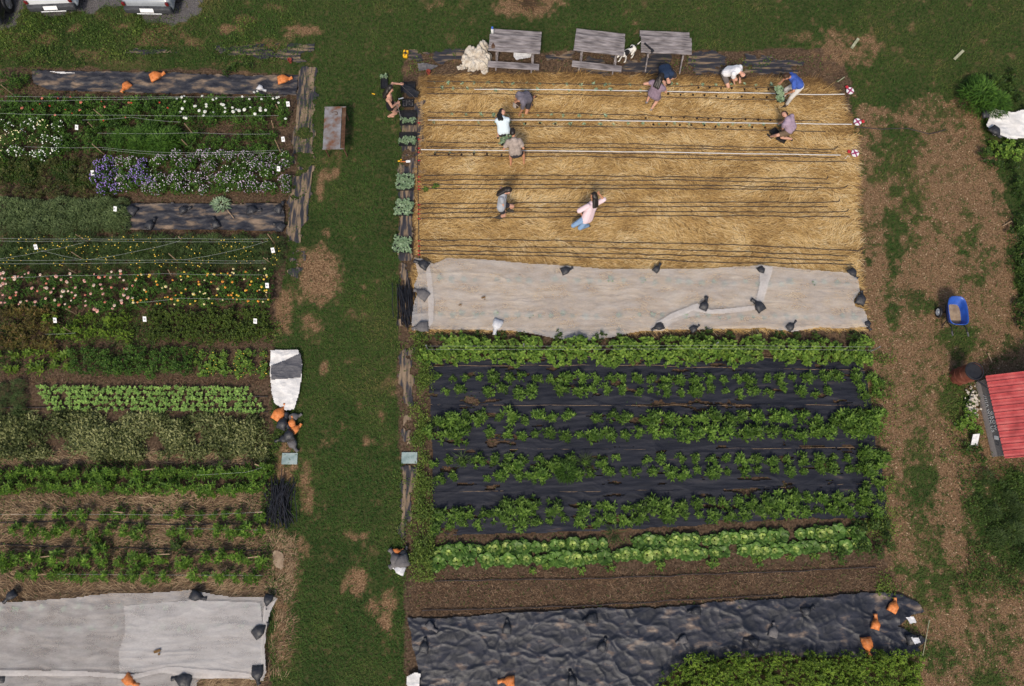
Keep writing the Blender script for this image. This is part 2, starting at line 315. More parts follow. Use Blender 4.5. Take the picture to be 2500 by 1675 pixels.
def masks(px, py, x, y):
    w = (fbm(x * .9, y * .9, 4) - .5); w2 = fbm(x * 2.6 + 50, y * 2.6, 3) - .5
    qx = px + w * 90 + w2 * 50; qy = py + w2 * 60 + w * 26
    soil = np.maximum(inpoly(px + w2 * 22, py + w * 26, POLY_LEFT), inpoly(px + w2 * 22, py + w * 22, POLY_RIGHT)).astype(float)
    chip = inpoly(qx, qy, POLY_CHIP).astype(float)
    gr = np.zeros_like(px)
    for e in GREENS: gr = np.maximum(gr, ell(px, py, e))
    w3 = fbm(x * 7 + 5, y * 7, 3) - .5
    chip *= 1 - smooth(.05, 1.15, gr * .9 + w2 * 1.3 + w * .6 + w3 * 2.0 + np.where(fbm(x * .7 + 9, y * .7, 3) > .55, .4, 0))
    ba = np.zeros_like(px)
    for i, e in enumerate(BARE): ba = np.maximum(ba, ell(px, py, e) * (1.5 if i == 0 else 1))
    ba = smooth(.25, 1.1, ba + w2 * 1.1 + w * .5 + w3 * 1.5)
    sp = smooth(.72, .9, fbm(x * 1.3 + 80, y * 1.3, 3) + w3 * .25) * .6
    top = np.clip((180 - py) / 60, 0, 1) * (px < 720)                # weedy band above the left plot
    sp = np.maximum(sp, top * smooth(.52, .75, fbm(x * 1.1 + 5, y * 2 + 3, 3) + w3 * .3) * .75)
    chip = np.maximum(chip, np.maximum(ba, sp))
    straw = inpoly(px + w2 * 26, py + w2 * 16, POLY_STRAW).astype(float)
    old = np.zeros_like(px)
    for y0, y1 in ((1095, 1130), (1205, 1350), (1330, 1460)): old = np.maximum(old, ((py > y0) & (py < y1) & (px < 650)) * 1.)
    old *= smooth(.36, .56, fbm(x * .8, y * 1.6, 3) + .08)
    old = np.maximum(old, ell(px, py, (30, 1075, 42, 40)))
    gravel = inpoly(px + w2 * 40, py + w2 * 30, DRIVE).astype(float)
    return soil, chip, straw, old, gravel
step = .07
gx = np.concatenate([np.array([-400, -200, -100, -60, -40, -30]), np.arange(-23, 23.01, step), np.array([30, 40, 60, 100, 200, 400])])
gy = np.concatenate([np.array([-400, -200, -100, -60, -30, -15]), np.arange(-7, 23.51, step), np.array([30, 40, 60, 100, 200, 400])])
X, Y = np.meshgrid(gx, gy); X = X.ravel(); Y = Y.ravel()
PX, PY = PXn(X, Y)
far = (np.abs(X) > 24) | (Y < -8) | (Y > 24)
PX[far] = 1900; PY[far] = 0                                      # plain lawn out there
so, ch, stw, old, grv = masks(PX, PY, X, Y)
for a in (so, ch, stw, old, grv): a[far] = 0
Z = (fbm(X * 3, Y * 3, 3) - .5) * .05 + (fbm(X * .5, Y * .5, 2) - .5) * .05
Z[far] = 0
def ground_z(x, y): return (fbm(x * 3, y * 3, 3) - .5) * .05 + (fbm(x * .5, y * .5, 2) - .5) * .05
nx, ny = len(gx), len(gy)
idx = (np.arange(ny - 1)[:, None] * nx + np.arange(nx - 1)[None]).ravel()
FA = np.stack([idx, idx + 1, idx + nx + 1, idx + nx], 1)
gm = mesh_np('ground', np.stack([X, Y, Z], 1), FA, smoothf=True, attrs=dict(soil=so, chip=ch, straw=stw, old=old, gravel=grv))
def ground_mat():
    m = bpy.data.materials.new('ground'); m.use_nodes = True; n = m.node_tree.nodes; L = m.node_tree.links; p = n['Principled BSDF']
    p.inputs['Roughness'].default_value = .95; p.inputs['Specular IOR Level'].default_value = .1
    tc = n.new('ShaderNodeTexCoord')
    def noise(s, d=5, st=None):
        t = n.new('ShaderNodeTexNoise'); t.inputs['Scale'].default_value = s; t.inputs['Detail'].default_value = d
        if st:
            mp = n.new('ShaderNodeMapping'); mp.inputs['Scale'].default_value = st; L.new(tc.outputs['Object'], mp.inputs[0]); L.new(mp.outputs[0], t.inputs[0])
        else: L.new(tc.outputs['Object'], t.inputs[0])
        return t.outputs[0]
    def ramp(f, cols, lo=.3, hi=.7):
        c = n.new('ShaderNodeValToRGB'); e = c.color_ramp.elements
        while len(e) < len(cols): e.new(.5)
        for i, k in enumerate(cols): e[i].position = lo + (hi - lo) * i / (len(cols) - 1); e[i].color = (*k, 1)
        L.new(f, c.inputs[0]); return c.outputs[0]
    def mix(a, b, attr):
        at = n.new('ShaderNodeAttribute'); at.attribute_name = attr; mx = n.new('ShaderNodeMix'); mx.data_type = 'RGBA'
        L.new(at.outputs['Fac'], mx.inputs[0]); L.new(a, mx.inputs[6]); L.new(b, mx.inputs[7]); return mx.outputs[2]
    c = ramp(noise(9, 8), [(.018, .028, .008), (.032, .05, .013), (.05, .062, .02), (.07, .06, .03)])
    c = mix(c, ramp(noise(14, 8), [(.036, .024, .016), (.082, .054, .035), (.14, .096, .064)]), 'soil')
    c = mix(c, ramp(noise(22, 8), [(.065, .037, .02), (.145, .086, .047), (.23, .145, .08), (.38, .26, .16)], .3, .75), 'chip')
    c = mix(c, ramp(noise(10, 8, (1, 5, 1)), [(.10, .06, .03), (.20, .125, .055), (.32, .21, .09)]), 'straw')
    c = mix(c, ramp(noise(10, 8, (1, 4, 1)), [(.06, .04, .025), (.14, .095, .06), (.25, .18, .115)]), 'old')
    c = mix(c, ramp(noise(45, 4), [(.05, .046, .048), (.105, .098, .10), (.2, .19, .19)]), 'gravel')
    L.new(c, p.inputs[0])
    b = n.new('ShaderNodeBump'); b.inputs['Strength'].default_value = .7; b.inputs['Distance'].default_value = .03
    L.new(noise(30, 5), b.inputs['Height']); L.new(b.outputs[0], p.inputs['Normal'])
    return m
tag(link('ground', gm, ground_mat()), 'garden ground of lawn, bare soil, straw and wood chips', 'ground', kind='structure')

# ------------------------------------------------------------------ loose stuff on the ground
def strands(x, y, ang, Ln, Wd, z, tint, lift=.02, up=0.):
    n = len(x); c, s = np.cos(ang), np.sin(ang)
    dz = up * Ln
    a = np.stack([x, y, z], 1); d = np.stack([c * Ln, s * Ln, dz], 1); w = np.stack([-s * Wd, c * Wd, 0 * c], 1) / 2
    m_ = a + d * .5 + np.stack([0 * c, 0 * c, lift * np.ones(n)], 1)
    V = np.stack([a - w, a + w, m_ + w, m_ - w, a + d + w * .6, a + d - w * .6], 1).reshape(-1, 3)
    b = np.arange(n)[:, None] * 6
    Fq = np.concatenate([b + np.array([[0, 3, 2, 1]]), b + np.array([[3, 5, 4, 2]])])
    return V, Fq, np.repeat(tint, 6)
def scatter_px(n, x0, x1, y0, y1):
    px = rng.uniform(x0, x1, n); py = rng.uniform(y0, y1, n); x, y = Gn(px, py); return px, py, x, y
# grass blades
px, py, x, y = scatter_px(330000, -40, 2540, -40, 1720)
so, ch, stw, old, grv = masks(px, py, x, y)
keep = (rng.random(len(x)) < (1 - .93 * np.clip(ch + stw + grv, 0, 1)) * (1 - .94 * so)) & ~((so > .5) & (stw > .5)) & ~((py > 1480) & (px > 1000) & (px < 2200))
px, py, x, y = px[keep], py[keep], x[keep], y[keep]; n = len(x)
tall = np.clip((180 - py) / 80, 0, 1) * (px < 740)
tn = fbm(x * .35, y * .35, 3) * 1.0 + fbm(x * 2, y * 2, 2) * .5 + .5 * (fbm(x * .9 + 60, y * .9, 3) - .5) - .38 + .12 * tall + rng.normal(0, .13, n) + .10 * (px > 2080)
Ln = rng.uniform(.05, .12, n) * (1 + .9 * tall) * (.75 + .6 * fbm(x * 1.2 + 3, y * 1.2, 2))
V, Fq, tt = strands(x, y, rng.uniform(0, 6.28, n), Ln, rng.uniform(.008, .016, n), ground_z(x, y) - .01, np.clip(tn, 0, 1), lift=.03, up=.55)
tag(link('grass', mesh_np('grass', V, Fq, tt), M['grass']), 'short green grass of the lawn and path', 'grass', kind='stuff')
# straw mulch
px, py, x, y = scatter_px(140000, 990, 2125, 165, 830)
_, _, stw, _, _ = masks(px, py, x, y)
edge = inpoly(px, py, POLY_STRAW)
k = (stw > .5) & (rng.random(len(x)) < np.where(edge, 1, .35)); px, py, x, y = px[k], py[k], x[k], y[k]; n = len(x)
bedn = np.interp(py, [180, 240, 262, 275, 320, 335, 350, 385, 400, 425, 470, 480, 495, 535, 545, 580, 640, 700, 830], [.5, .55, 1, .6, .55, 1, .6, .55, 1, .6, .6, .95, .6, .6, 1, .8, .8, .6, .6])
ang = (fbm(x * .8, y * .8 + 40, 4) - .5) * 3.6 * (.3 + .7 * bedn) + rng.normal(0, .5, n)
tn = .06 + .72 * fbm(x * 1.3, y * 2.6 + 9, 4) + .16 * bedn + rng.normal(0, .21, n) - .28 * smooth(1990, 2090, px) * (py < 330) - .25 * smooth(1090, 1010, px)- .3 * smooth(228, 190, py) - .12 * smooth(262, 240, py) * (px > 1800)
V, Fq, tt = strands(x, y, ang, rng.uniform(.1, .36, n), rng.uniform(.005, .011, n), ground_z(x, y) + rng.uniform(.0, .05, n), np.clip(tn, 0, 1), lift=.02, up=0)
tag(link('straw', mesh_np('straw', V, Fq, tt), M['straw']), 'golden straw mulch spread over the planting beds', 'straw', kind='stuff')
# old straw in the lower left, clipping bits in the fallow bed
def old_straw(name, polys, n, lens, tb, label, m='straw_old'):
    V_, F_, T_ = [], [], []; off = 0
    for P, cnt, a0, asd in polys:
        xs = [p[0] for p in P]; ys = [p[1] for p in P]
        px, py, x, y = scatter_px(int(cnt), min(xs), max(xs), min(ys), max(ys)); w = (fbm(x * 2, y * 2, 2) - .5) * 30
        k = inpoly(px + w, py + w, P) & (rng.random(len(x)) < .35 + 1.3 * (fbm(x * .9, y * 1.8, 3) - .3)); x, y = x[k], y[k]; m_ = len(x)
        ang = a0 + (fbm(x * .6, y * .6, 2) - .5) * 2.5 + rng.normal(0, asd, m_)
        V, Fq, tt = strands(x, y, ang, rng.uniform(*lens, m_), rng.uniform(.007, .015, m_), ground_z(x, y) + rng.uniform(0, .03, m_), np.clip(tb + .5 * (fbm(x * 1.5, y * 2, 3) - .5) + rng.normal(0, .25, m_), 0, 1), lift=.015)
        V_.append(V); F_.append(Fq + off); T_.append(tt); off += len(V)
    tag(link(name, mesh_np(name, np.concatenate(V_), np.concatenate(F_), np.concatenate(T_)), M[m]), label, name.replace('_', ' '), kind='stuff')
old_straw('dry_straw', [([(-40, 1095), (640, 1105), (640, 1140), (-40, 1130)], 3000, 0, .4), ([(-40, 1200), (650, 1200), (645, 1350), (-40, 1350)], 16000, 0, .4), ([(-40, 1340), (650, 1340), (640, 1470), (-40, 1475)], 9000, 0, .4), ([(-10, 1030), (75, 1040), (70, 1110), (-10, 1110)], 1800, .5, 1), ([(460, 1640), (640, 1640), (640, 1690), (460, 1690)], 1800, .1, .4), ([(660, 1300), (720, 1310), (720, 1480), (650, 1480)], 1800, 1, .8), ([(665, 1480), (720, 1500), (700, 1660), (655, 1660)], 900, 1.3, .5)], 0, (.1, .34), .55, 'brownish dry straw between the lower left rows')
old_straw('mulch', [([(1010, 1405), (2150, 1370), (2210, 1440), (1900, 1460), (1000, 1505)], 26000, 0, 1.5), ([(1000, 128), (2060, 125), (2060, 195), (1000, 190)], 7000, 0, .6), ([(-20, 470), (700, 465), (690, 480), (-20, 490)], 1500, 0, .8), ([(-20, 555), (690, 555), (690, 580), (-20, 580)], 2200, 0, .8), ([(-20, 910), (640, 920), (640, 940), (-20, 940)], 2200, 0, .8)], 0, (.03, .12), .4, 'fine brown plant litter on the bare bed', 'litter')
# wood chips along the right path
px, py, x, y = scatter_px(60000, 2060, 2540, 180, 1720)
_, ch, _, _, _ = masks(px, py, x, y); k = (ch > .4) & (rng.random(len(x)) < .75); x, y = x[k], y[k]; n = len(x)
V, Fq, tt = strands(x, y, rng.uniform(0, 6.28, n), rng.uniform(.02, .075, n), rng.uniform(.01, .03, n), ground_z(x, y) + .006, np.clip(.25 + rng.gamma(1.2, .14, n), 0, 1), lift=.01)
tag(link('wood_chips', mesh_np('wood_chips', V, Fq, tt), M['chips']), 'tan wood chips strewn over the right hand path', 'wood chips', kind='stuff')

# ------------------------------------------------------------------ foliage builders
def leaves(P, D, U, Ln, Wd, tint, droop=.12, cup=.06):
    P = np.asarray(P); n = len(P); S_ = np.cross(D, U); S_ /= np.linalg.norm(S_, axis=1, keepdims=True) + 1e-9
    Ln = np.asarray(Ln)[:, None]; Wd = np.asarray(Wd)[:, None]; zz = np.array([[0, 0, 1.]])
    mid = P + D * Ln * .5 + U * Ln * cup
    V = np.stack([P, mid + S_ * Wd / 2, P + D * Ln - zz * Ln * droop, mid - S_ * Wd / 2], 1).reshape(-1, 3)
    Fq = np.arange(n)[:, None] * 4 + np.array([[0, 1, 2, 3]])
    return V, Fq, np.repeat(tint, 4)
def dirs(az, el):
    c = np.cos(el); D = np.stack([np.cos(az) * c, np.sin(az) * c, np.sin(el)], 1); U = np.stack([-np.cos(az) * np.sin(el), -np.sin(az) * np.sin(el), c], 1); return D, U
def bush(name, m, R_=.25, H=.35, ns=12, k=7, L=.11, Wd=.045, el=(5, 50), tb=.35, seed=1, flat=.5, ax=(1, 1)):
    g = np.random.default_rng(seed)
    r = np.sqrt(g.random(ns)); a = g.uniform(0, 6.28, ns) ; r[0] *= .2
    P = np.stack([r * np.cos(a) * R_ * ax[0], r * np.sin(a) * R_ * ax[1], H * (1 - flat * r ** 2) * g.uniform(.72, 1.05, ns)], 1)
    P2 = np.repeat(P, k, 0); n = len(P2)
    az = np.repeat(g.uniform(0, 6.28, ns), k) + np.tile(np.arange(k) * 2.4, ns) + g.normal(0, .25, n)
    e = np.radians(g.uniform(*el, n)); D, U = dirs(az, e); Ls = g.uniform(.65, 1.15, n) * L
    P2 = P2 - np.stack([0 * e, 0 * e, g.uniform(0, .12, n) * H * (np.tile(np.arange(k), ns) / k) * 3], 1)
    P2[:, 2] = np.maximum(P2[:, 2], .01)
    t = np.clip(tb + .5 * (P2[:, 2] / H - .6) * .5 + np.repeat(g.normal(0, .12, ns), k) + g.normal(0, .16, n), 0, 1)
    V, Fq, tt = leaves(P2, D, U, Ls, Ls * Wd / L * g.uniform(.8, 1.2, n), t)
    d = P / np.linalg.norm(P, axis=1, keepdims=True); l_ = np.linalg.norm(P, axis=1)          # stems
    up = np.tile(np.array([[0., 1, .3]]), (ns, 1)); Vs, Fs, ts = leaves(np.zeros((ns, 3)), d, up, l_, np.full(ns, .012), np.full(ns, .3), 0, 0)
    return mesh_np(name, np.concatenate([V, Vs]), np.concatenate([Fq, Fs + len(V)]), np.concatenate([tt, ts]))
def plume(name, m, R_=.3, H=.5, n=300, L=.2, Wd=.012, tb=.4, seed=1):          # feathery: many thin sprays
    g = np.random.default_rng(seed); r = np.sqrt(g.random(n)) * R_; a = g.uniform(0, 6.28, n)
    P = np.stack([r * np.cos(a), r * np.sin(a), H * (1 - .5 * (r / R_) ** 2) * g.uniform(.25, .9, n)], 1)
    D, U = dirs(a + g.normal(0, .8, n), np.radians(g.uniform(0, 70, n))); Ls = g.uniform(.5, 1.1, n) * L
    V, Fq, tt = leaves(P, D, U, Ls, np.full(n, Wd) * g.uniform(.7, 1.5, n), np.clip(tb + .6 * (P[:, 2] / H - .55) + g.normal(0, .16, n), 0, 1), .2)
    st = np.array([[0, 0, 0.]] * 6); d = g.normal(0, .25, (6, 3)); d[:, 2] = 1; d /= np.linalg.norm(d, axis=1, keepdims=True)
    Vs, Fs, ts = leaves(st, d, np.tile([[0, 1., 0]], (6, 1)), np.full(6, H * .8), np.full(6, .015), np.full(6, .3), 0, 0)
    return mesh_np(name, np.concatenate([V, Vs]), np.concatenate([Fq, Fs + len(V)]), np.concatenate([tt, ts]))
def protos(kind, name, m, nvar=4, **kw):
    out = []
    for i in range(nvar):
        me = kind(name, m, seed=i * 13 + len(name), **kw); me.materials.append(m); out.append(me)
    return out
def plant(name, me, px, py, zc, sc, label, cat, group, rz=None):
    p = G(px, py, zc * sc); p.z = float(ground_z(p.x, p.y)) 
    o = link(name, me, None, None, p, R.uniform(0, 6.28) if rz is None else rz); o.scale = (sc, sc, sc * R.uniform(.85, 1.15))
    return tag(o, label, cat, group)
def line(x0, y0, x1, y1, stp, jx=4, jy=4, miss=.0):
    n = int(abs(x1 - x0) / stp); out = []
    for i in range(n + 1):
        if R.random() < miss: continue
        t = i / max(n, 1); out.append((x0 + (x1 - x0) * t + R.uniform(-jx, jx), y0 + (y1 - y0) * t + R.uniform(-jy, jy)))
    return out
def row(name, pro, pts, zc, sc, label, cat, group):
    return [plant(name, R.choice(pro), x, y, zc, R.uniform(*sc), label, cat, group) for x, y in pts]

# weeds: low leaves nobody could count
def weeds(name, areas, m, label, cat='weeds', L=(.04, .1)):
    V_, F_, T_ = [], [], []; off = 0
    for (x0, x1, y0, y1, cnt, hh, tb, *bias) in areas:
        px, py, x, y = scatter_px(cnt, x0, x1, y0, y1); px = px + (fbm(x * 2, y * 2, 2) - .5) * 0; ex = np.minimum(np.where(x0 < 0, 999, px - x0), np.where(x1 > 2500, 999, x1 - px)) / 30; ey = np.minimum(py - y0, y1 - py) / 24; ed = np.clip(np.minimum(ex, ey) + (fbm(x * 2.2, y * 2.2, 3) - .5) * 2.6, 0, 1)
        k = rng.random(cnt) < ed * np.clip(3.2 * (fbm(x * 1.4 + 20, y * 1.4, 3) - .34 - (bias[0] if bias else 0)), 0, 1)
        x, y = x[k], y[k]; n = len(x); el = np.radians(rng.uniform(0, 70, n)); D, U = dirs(rng.uniform(0, 6.28, n), el)
        z = ground_z(x, y) + hh * rng.random(n) ** 1.3 * (.4 + fbm(x * 2, y * 2, 2)); Ls = rng.uniform(*L, n)
        V, Fq, tt = leaves(np.stack([x, y, z], 1), D, U, Ls, Ls * .38, np.clip(tb + (1.3 if 'dry' in name else .7) * (fbm(x * 1.1, y * 1.1, 3) - .5) + rng.normal(0, .2, n), 0, 1))
        V_.append(V); F_.append(Fq + off); T_.append(tt); off += len(V)
    tag(link(name, mesh_np(name, np.concatenate(V_), np.concatenate(F_), np.concatenate(T_)), m), label, cat, kind='stuff')
weeds('weeds', [(-20, 730, 30, 172, 15000, .25, .45), (1000, 1062, 815, 1420, 20000, .3, .6, -.15), (2105, 2190, 860, 1350, 9000, .25, .62), (640, 690, 780, 1450, 6000, .15, .4), (2290, 2400, 880, 1130, 2500, .15, .4), (2130, 2200, 1380, 1460, 1500, .1, .6), (1000, 2100, 1310, 1330, 2000, .1, .4), (960, 1010, 830, 1480, 3500, .15, .4), (0, 110, 60, 260, 3500, .4, .5), (980, 1120, 128, 190, 1500, .12, .55), (1590, 2030, 135, 180, 1600, .1, .5)], L_['weed'], 'straggly green weeds along the plot edges')
weeds('ground_cover', [(-20, 705, 232, 385, 26000, .2, .4), (-20, 240, 385, 480, 26000, .3, .45), (-20, 700, 385, 470, 9000, .2, .4), (-20, 680, 570, 665, 20000, .3, .4), (-20, 660, 745, 850, 14000, .2, .45), (-20, 660, 850, 920, 8000, .12, .45), (-20, 650, 1120, 1210, 9000, .15, .4), (-20, 650, 1210, 1420, 6000, .12, .4), (2330, 2560, 1100, 1480, 13000, .3, .55), (2450, 2540, 400, 860, 10000, .4, .4)], L_['dark'], 'dark low leafy ground cover filling the gaps', 'ground cover')
weeds('dry_weeds', [(-20, 660, 1012, 1126, 36000, .22, .42, -.08), (-20, 660, 1012, 1122, 16000, .22, .75, .06), (40, 640, 1024, 1108, 9000, .25, 1.0, .1), (-20, 660, 1000, 1030, 5000, .1, .55)], L_['dry'], 'tangled dry grey green weeds in the overgrown bed', 'dry weeds', (.06, .16))

# ------------------------------------------------------------------ sheets lying on the ground
def sheet(name, P, m, z=.03, res=.03, hf=None, jag=0., label=None, cat=None, group=None, smoothf=True, hole=None, kind=None):
    P = np.array(P, float); wx, wy = Gn(P[:, 0], P[:, 1], z)
    xs = np.arange(wx.min() - .1, wx.max() + .1, res); ys = np.arange(wy.min() - .1, wy.max() + .1, res)
    X, Y = np.meshgrid(xs, ys); x = X.ravel(); y = Y.ravel(); nx = len(xs); ny = len(ys)
    h = hf(x, y) if hf else 0 * x
    idx = (np.arange(ny - 1)[:, None] * nx + np.arange(nx - 1)[None]).ravel()
    cx = x[idx] + res / 2; cy = y[idx] + res / 2
    if jag: cx = cx + (fbm(cx * 3, cy * 3, 3) - .5) * jag; cy = cy + (fbm(cx * 3 + 9, cy * 3 + 30, 3) - .5) * jag
    k = inpoly(cx, cy, list(zip(wx, wy)))
    if hole is not None: k &= ~hole(x[idx], y[idx])
    idx = idx[k]; Fq = np.stack([idx, idx + 1, idx + nx + 1, idx + nx], 1)
    # pull the stepped border onto the outline
    used = np.unique(Fq); re = np.full(len(x), -1); re[used] = np.arange(len(used)); V = np.stack([x, y, z + np.maximum(h, -z + .006)], 1)[used]
    o = link(name, mesh_np(name, V, re[Fq], smoothf=smoothf), m)
    return tag(o, label, cat, group, kind)
def wrinkle(amp, sx, sy, seed=0, base=.02, o=3):
    def f(x, y):
        w = (fbm(x * .8 + seed, y * .8, 2) - .5) * 1.6
        return amp * ridge(x * sx + w + seed, y * sy + w * 1.3 + seed * 3, o) + base * fbm(x * .5 + seed, y * .5, 2)
    return f
def worley(x, y, k):                                      # straight crease lines between cells
    xi = np.floor(x).astype(int); yi = np.floor(y).astype(int); f1 = np.full(x.shape, 9.); f2 = np.full(x.shape, 9.)
    for a in (-1, 0, 1):
        for b in (-1, 0, 1):
            d = np.hypot(xi + a + _T[(xi + a) & 255, (yi + b) & 255] - x, yi + b + _T[(yi + b + 77) & 255, (xi + a + 31) & 255] - y)
            n1 = np.minimum(f1, d); f2 = np.minimum(f2, np.maximum(f1, d)); f1 = n1
    return np.clip(1 - (f2 - f1) * k, 0, 1) - .12 * f1
def folds(x, y):                                          # crumpled plastic: sharp creases between slack facets
    w = (fbm(x * 1.5, y * 1.5, 3) - .5) * .7
    c = .6 + .8 * fbm(x * .6 + 4, y * .9, 2)
    return .05 * fbm(x * 1.2, y * 1.8, 3) + .5 * c * (.06 * worley(x * .55 + y * .3 + w, y * 1.1 - x * .2 + w, 4.5) + .04 * worley(x * 1.3 - y * .7 + w, y * 1.7 + x * .6 + w, 4) + .016 * worley(x * 3.4 + y + w, y * 4.2 - x + w, 2.6)) + .006 * fbm(x * 7, y * 7, 2)

# woven fabric of the right plot, five runs laid over each other
fab = [((1048, 878), (1550, 868), (2100, 880), (2110, 915), (1550, 896), (1046, 897)), ((1046, 894), (1550, 892), (2112, 905), (2128, 1000), (1550, 993), (1050, 992)),
       ((1050, 989), (1550, 990), (2128, 990), (2140, 1098), (1550, 1101), (1056, 1098)), ((1056, 1096), (1550, 1098), (2142, 1092), (2158, 1186), (1550, 1202), (1056, 1204)),
       ((1056, 1200), (1550, 1199), (2158, 1180), (2165, 1262), (1900, 1268), (1600, 1290), (1300, 1302), (1060, 1306))]
fab_l = ['narrow black woven fabric strip below the bright vine row', 'black woven fabric strip carrying the topmost pair of plant rows', 'black woven fabric strip carrying the second pair of plant rows', 'black woven fabric strip carrying the third pair of plant rows', 'black woven fabric strip next to the cabbage row']
def seam(par, P):
    b = MB(); q = [G(x, y, .07) for x, y in P]; q2 = [a.lerp(c, t / 12) + Vector((0, R.gauss(0, .012), 0)) for a, c in zip(q[:-1], q[1:]) for t in range(12)] + [q[-1]]; b.tube(q2, .006, 4); c = b.build('seam', M['stake']); c.parent = par
def slits(x, y): return (fbm(x * 1.5 + 70, y * 6 + 5, 4) > .69)
for i, (P, lb) in enumerate(zip(fab, fab_l)):
    seam(sheet('landscape_fabric', P, M['fabric'], .034 + .005 * i, .03, wrinkle(.035, .5, 3.0, i * 5, .03), .08, lb, 'fabric', 'black fabric strips under the leafy rows', hole=slits), [P[0], P[1], P[2]])
# worn edging strips
edg = [('worn fabric edging with wood chips beside the rusty table', [(731, 164), (774, 168), (766, 330), (757, 500), (742, 560), (735, 592), (698, 592), (704, 480), (712, 400), (724, 240)], 'fabric_old'),
       ('short worn fabric scrap beside the big bare patch', [(702, 620), (748, 612), (740, 660), (722, 680), (700, 676)], 'fabric_old'),
       ('weathered fabric strip crossing the weeds at the upper left plot corner', [(500, 116), (640, 112), (765, 108), (752, 150), (700, 146), (600, 136), (500, 132)], 'fabric_old_x'),
       ('short shred of weathered fabric lying in tall weeds', [(290, 122), (420, 120), (440, 132), (300, 130)], 'fabric_old_x'),
       ('dusty fabric edging under the seedling trays', [(982, 290), (1018, 290), (1012, 420), (1006, 520), (1000, 640), (996, 700), (984, 830), (1010, 830), (1010, 960), (1002, 1085), (984, 1085), (980, 960), (978, 800), (980, 690), (972, 620), (974, 520), (978, 400)], 'fabric_old'),
       ('narrow fabric edging below the teal slab by the cabbages', [(980, 1140), (1012, 1140), (1006, 1230), (992, 1330), (978, 1330), (980, 1230)], 'fabric_old'),
       ('dark fabric strip along the top edge of the straw bed', [(985, 125), (1160, 120), (1160, 150), (1000, 156)], 'fabric_old_x'),
       ('trodden dark fabric strip running under the picnic tables', [(1330, 128), (1480, 124), (1680, 128), (1830, 130), (1960, 150), (1960, 188), (1800, 176), (1700, 185), (1500, 180), (1330, 176)], 'fabric_old_x'),
       ('thin fabric strip at the top left corner of the straw', [(1016, 250), (1034, 245), (1038, 330), (1036, 420), (1018, 440), (1016, 350)], 'fabric_old')]
for lb, P, m in edg: sheet('fabric_edging', P, M[m], .03, .035, wrinkle(.02, 2, 2, len(lb), .012), .35, lb, 'fabric edging', 'worn fabric edging strips', hole=lambda x, y: fbm(x * 1.6 + 33, y * 2.2, 5) > (.5 if m == 'fabric_old_x' else .6))
sheet('black_tarp', [(80, 173), (160, 176), (300, 178), (480, 182), (600, 186), (728, 184), (724, 234), (560, 230), (400, 230), (240, 226), (118, 220), (84, 205)], M['dusty_tarp'], .03, .03, wrinkle(.10, 1.6, 3, 3, .03, 4), .08, 'dusty black plastic strip along the top of the flower plot', 'plastic sheet')
sheet('black_tarp', [(300, 500), (420, 498), (560, 500), (690, 498), (696, 530), (692, 566), (560, 564), (430, 562), (305, 562), (303, 530)], M['dusty_tarp'], .03, .03, wrinkle(.09, 1.2, 4, 8, .04, 4), .05, 'black plastic sheet with a cut leafy stalk lying on it', 'plastic sheet')
sheet('black_tarp', [(994, 1507), (1060, 1512), (1180, 1500), (1400, 1487), (1600, 1485), (1800, 1466), (2000, 1457), (2120, 1446), (2200, 1450), (2236, 1468), (2254, 1492), (2226, 1500), (2190, 1530), (2230, 1545), (2262, 1560), (2240, 1580), (2250, 1600), (2180, 1604), (2060, 1606), (1900, 1602), (1760, 1606), (1650, 1630), (1600, 1690), (1560, 1760), (1000, 1760), (1022, 1680), (1020, 1620), (1008, 1570)], M['tarp'], .035, .024, folds, .10, 'large crumpled black plastic tarp with dirt stains across the bottom', 'tarp')
# translucent row covers
def cov(seed): 
    return lambda x, y: .09 + .07 * fbm(x * .5 + seed, y * 1.0, 3) + .04 * ridge(x * .25 + seed + .6 * fbm(x, y, 2), y * .9, 2) ** 2 + .02 * ridge(x * .5 + y * .3 + seed, y * 2.2 + fbm(x, y, 2), 2) ** 2 + .018 * ridge(x * .6, y * 5 + fbm(x, y, 2) * 2, 2)
ca = [(1012, 634), (1030, 636), (1060, 648), (1090, 634), (1180, 637), (1300, 648), (1380, 652), (1480, 660), (1600, 660), (1720, 659), (1850, 652), (1884, 654), (1874, 690), (1860, 738), (1800, 760), (1730, 770), (1680, 776), (1640, 790), (1615, 812), (1560, 812), (1480, 828), (1430, 834), (1360, 830), (1290, 815), (1220, 808), (1100, 808), (1046, 806), (1010, 808), (1006, 790), (1012, 740), (1020, 720), (1012, 700), (1022, 675)]
cb = [(1852, 651), (1900, 655), (1990, 664), (2076, 670), (2092, 690), (2094, 715), (2078, 738), (2084, 752), (2104, 758), (2112, 780), (2114, 800), (2060, 806), (1990, 802), (1930, 812), (1860, 804), (1760, 806), (1690, 808), (1622, 806), (1598, 792), (1640, 766), (1700, 743), (1735, 760), (1790, 754), (1840, 747), (1850, 700)]
COVA = sheet('row_cover', ca, M['cover'], .04, .028, cov(1), .04, 'pale translucent row cover below the straw, left piece', 'row cover')
COVB = sheet('row_cover', cb, M['cover'], .065, .028, cov(6), .04, 'pale translucent row cover overlapping at the path end', 'row cover')
cc = [(-60, 1470), (60, 1468), (190, 1458), (270, 1448), (400, 1446), (468, 1439), (560, 1456), (640, 1458), (672, 1456), (680, 1460), (664, 1490), (656, 1520), (650, 1580), (652, 1640), (646, 1662), (600, 1654), (560, 1652), (490, 1656), (480, 1690), (480, 1740), (-60, 1740)]
COVC = sheet('row_cover', cc, M['cover'], .05, .028, cov(11), .03, 'wide greyish row cover at the bottom left corner', 'row cover')
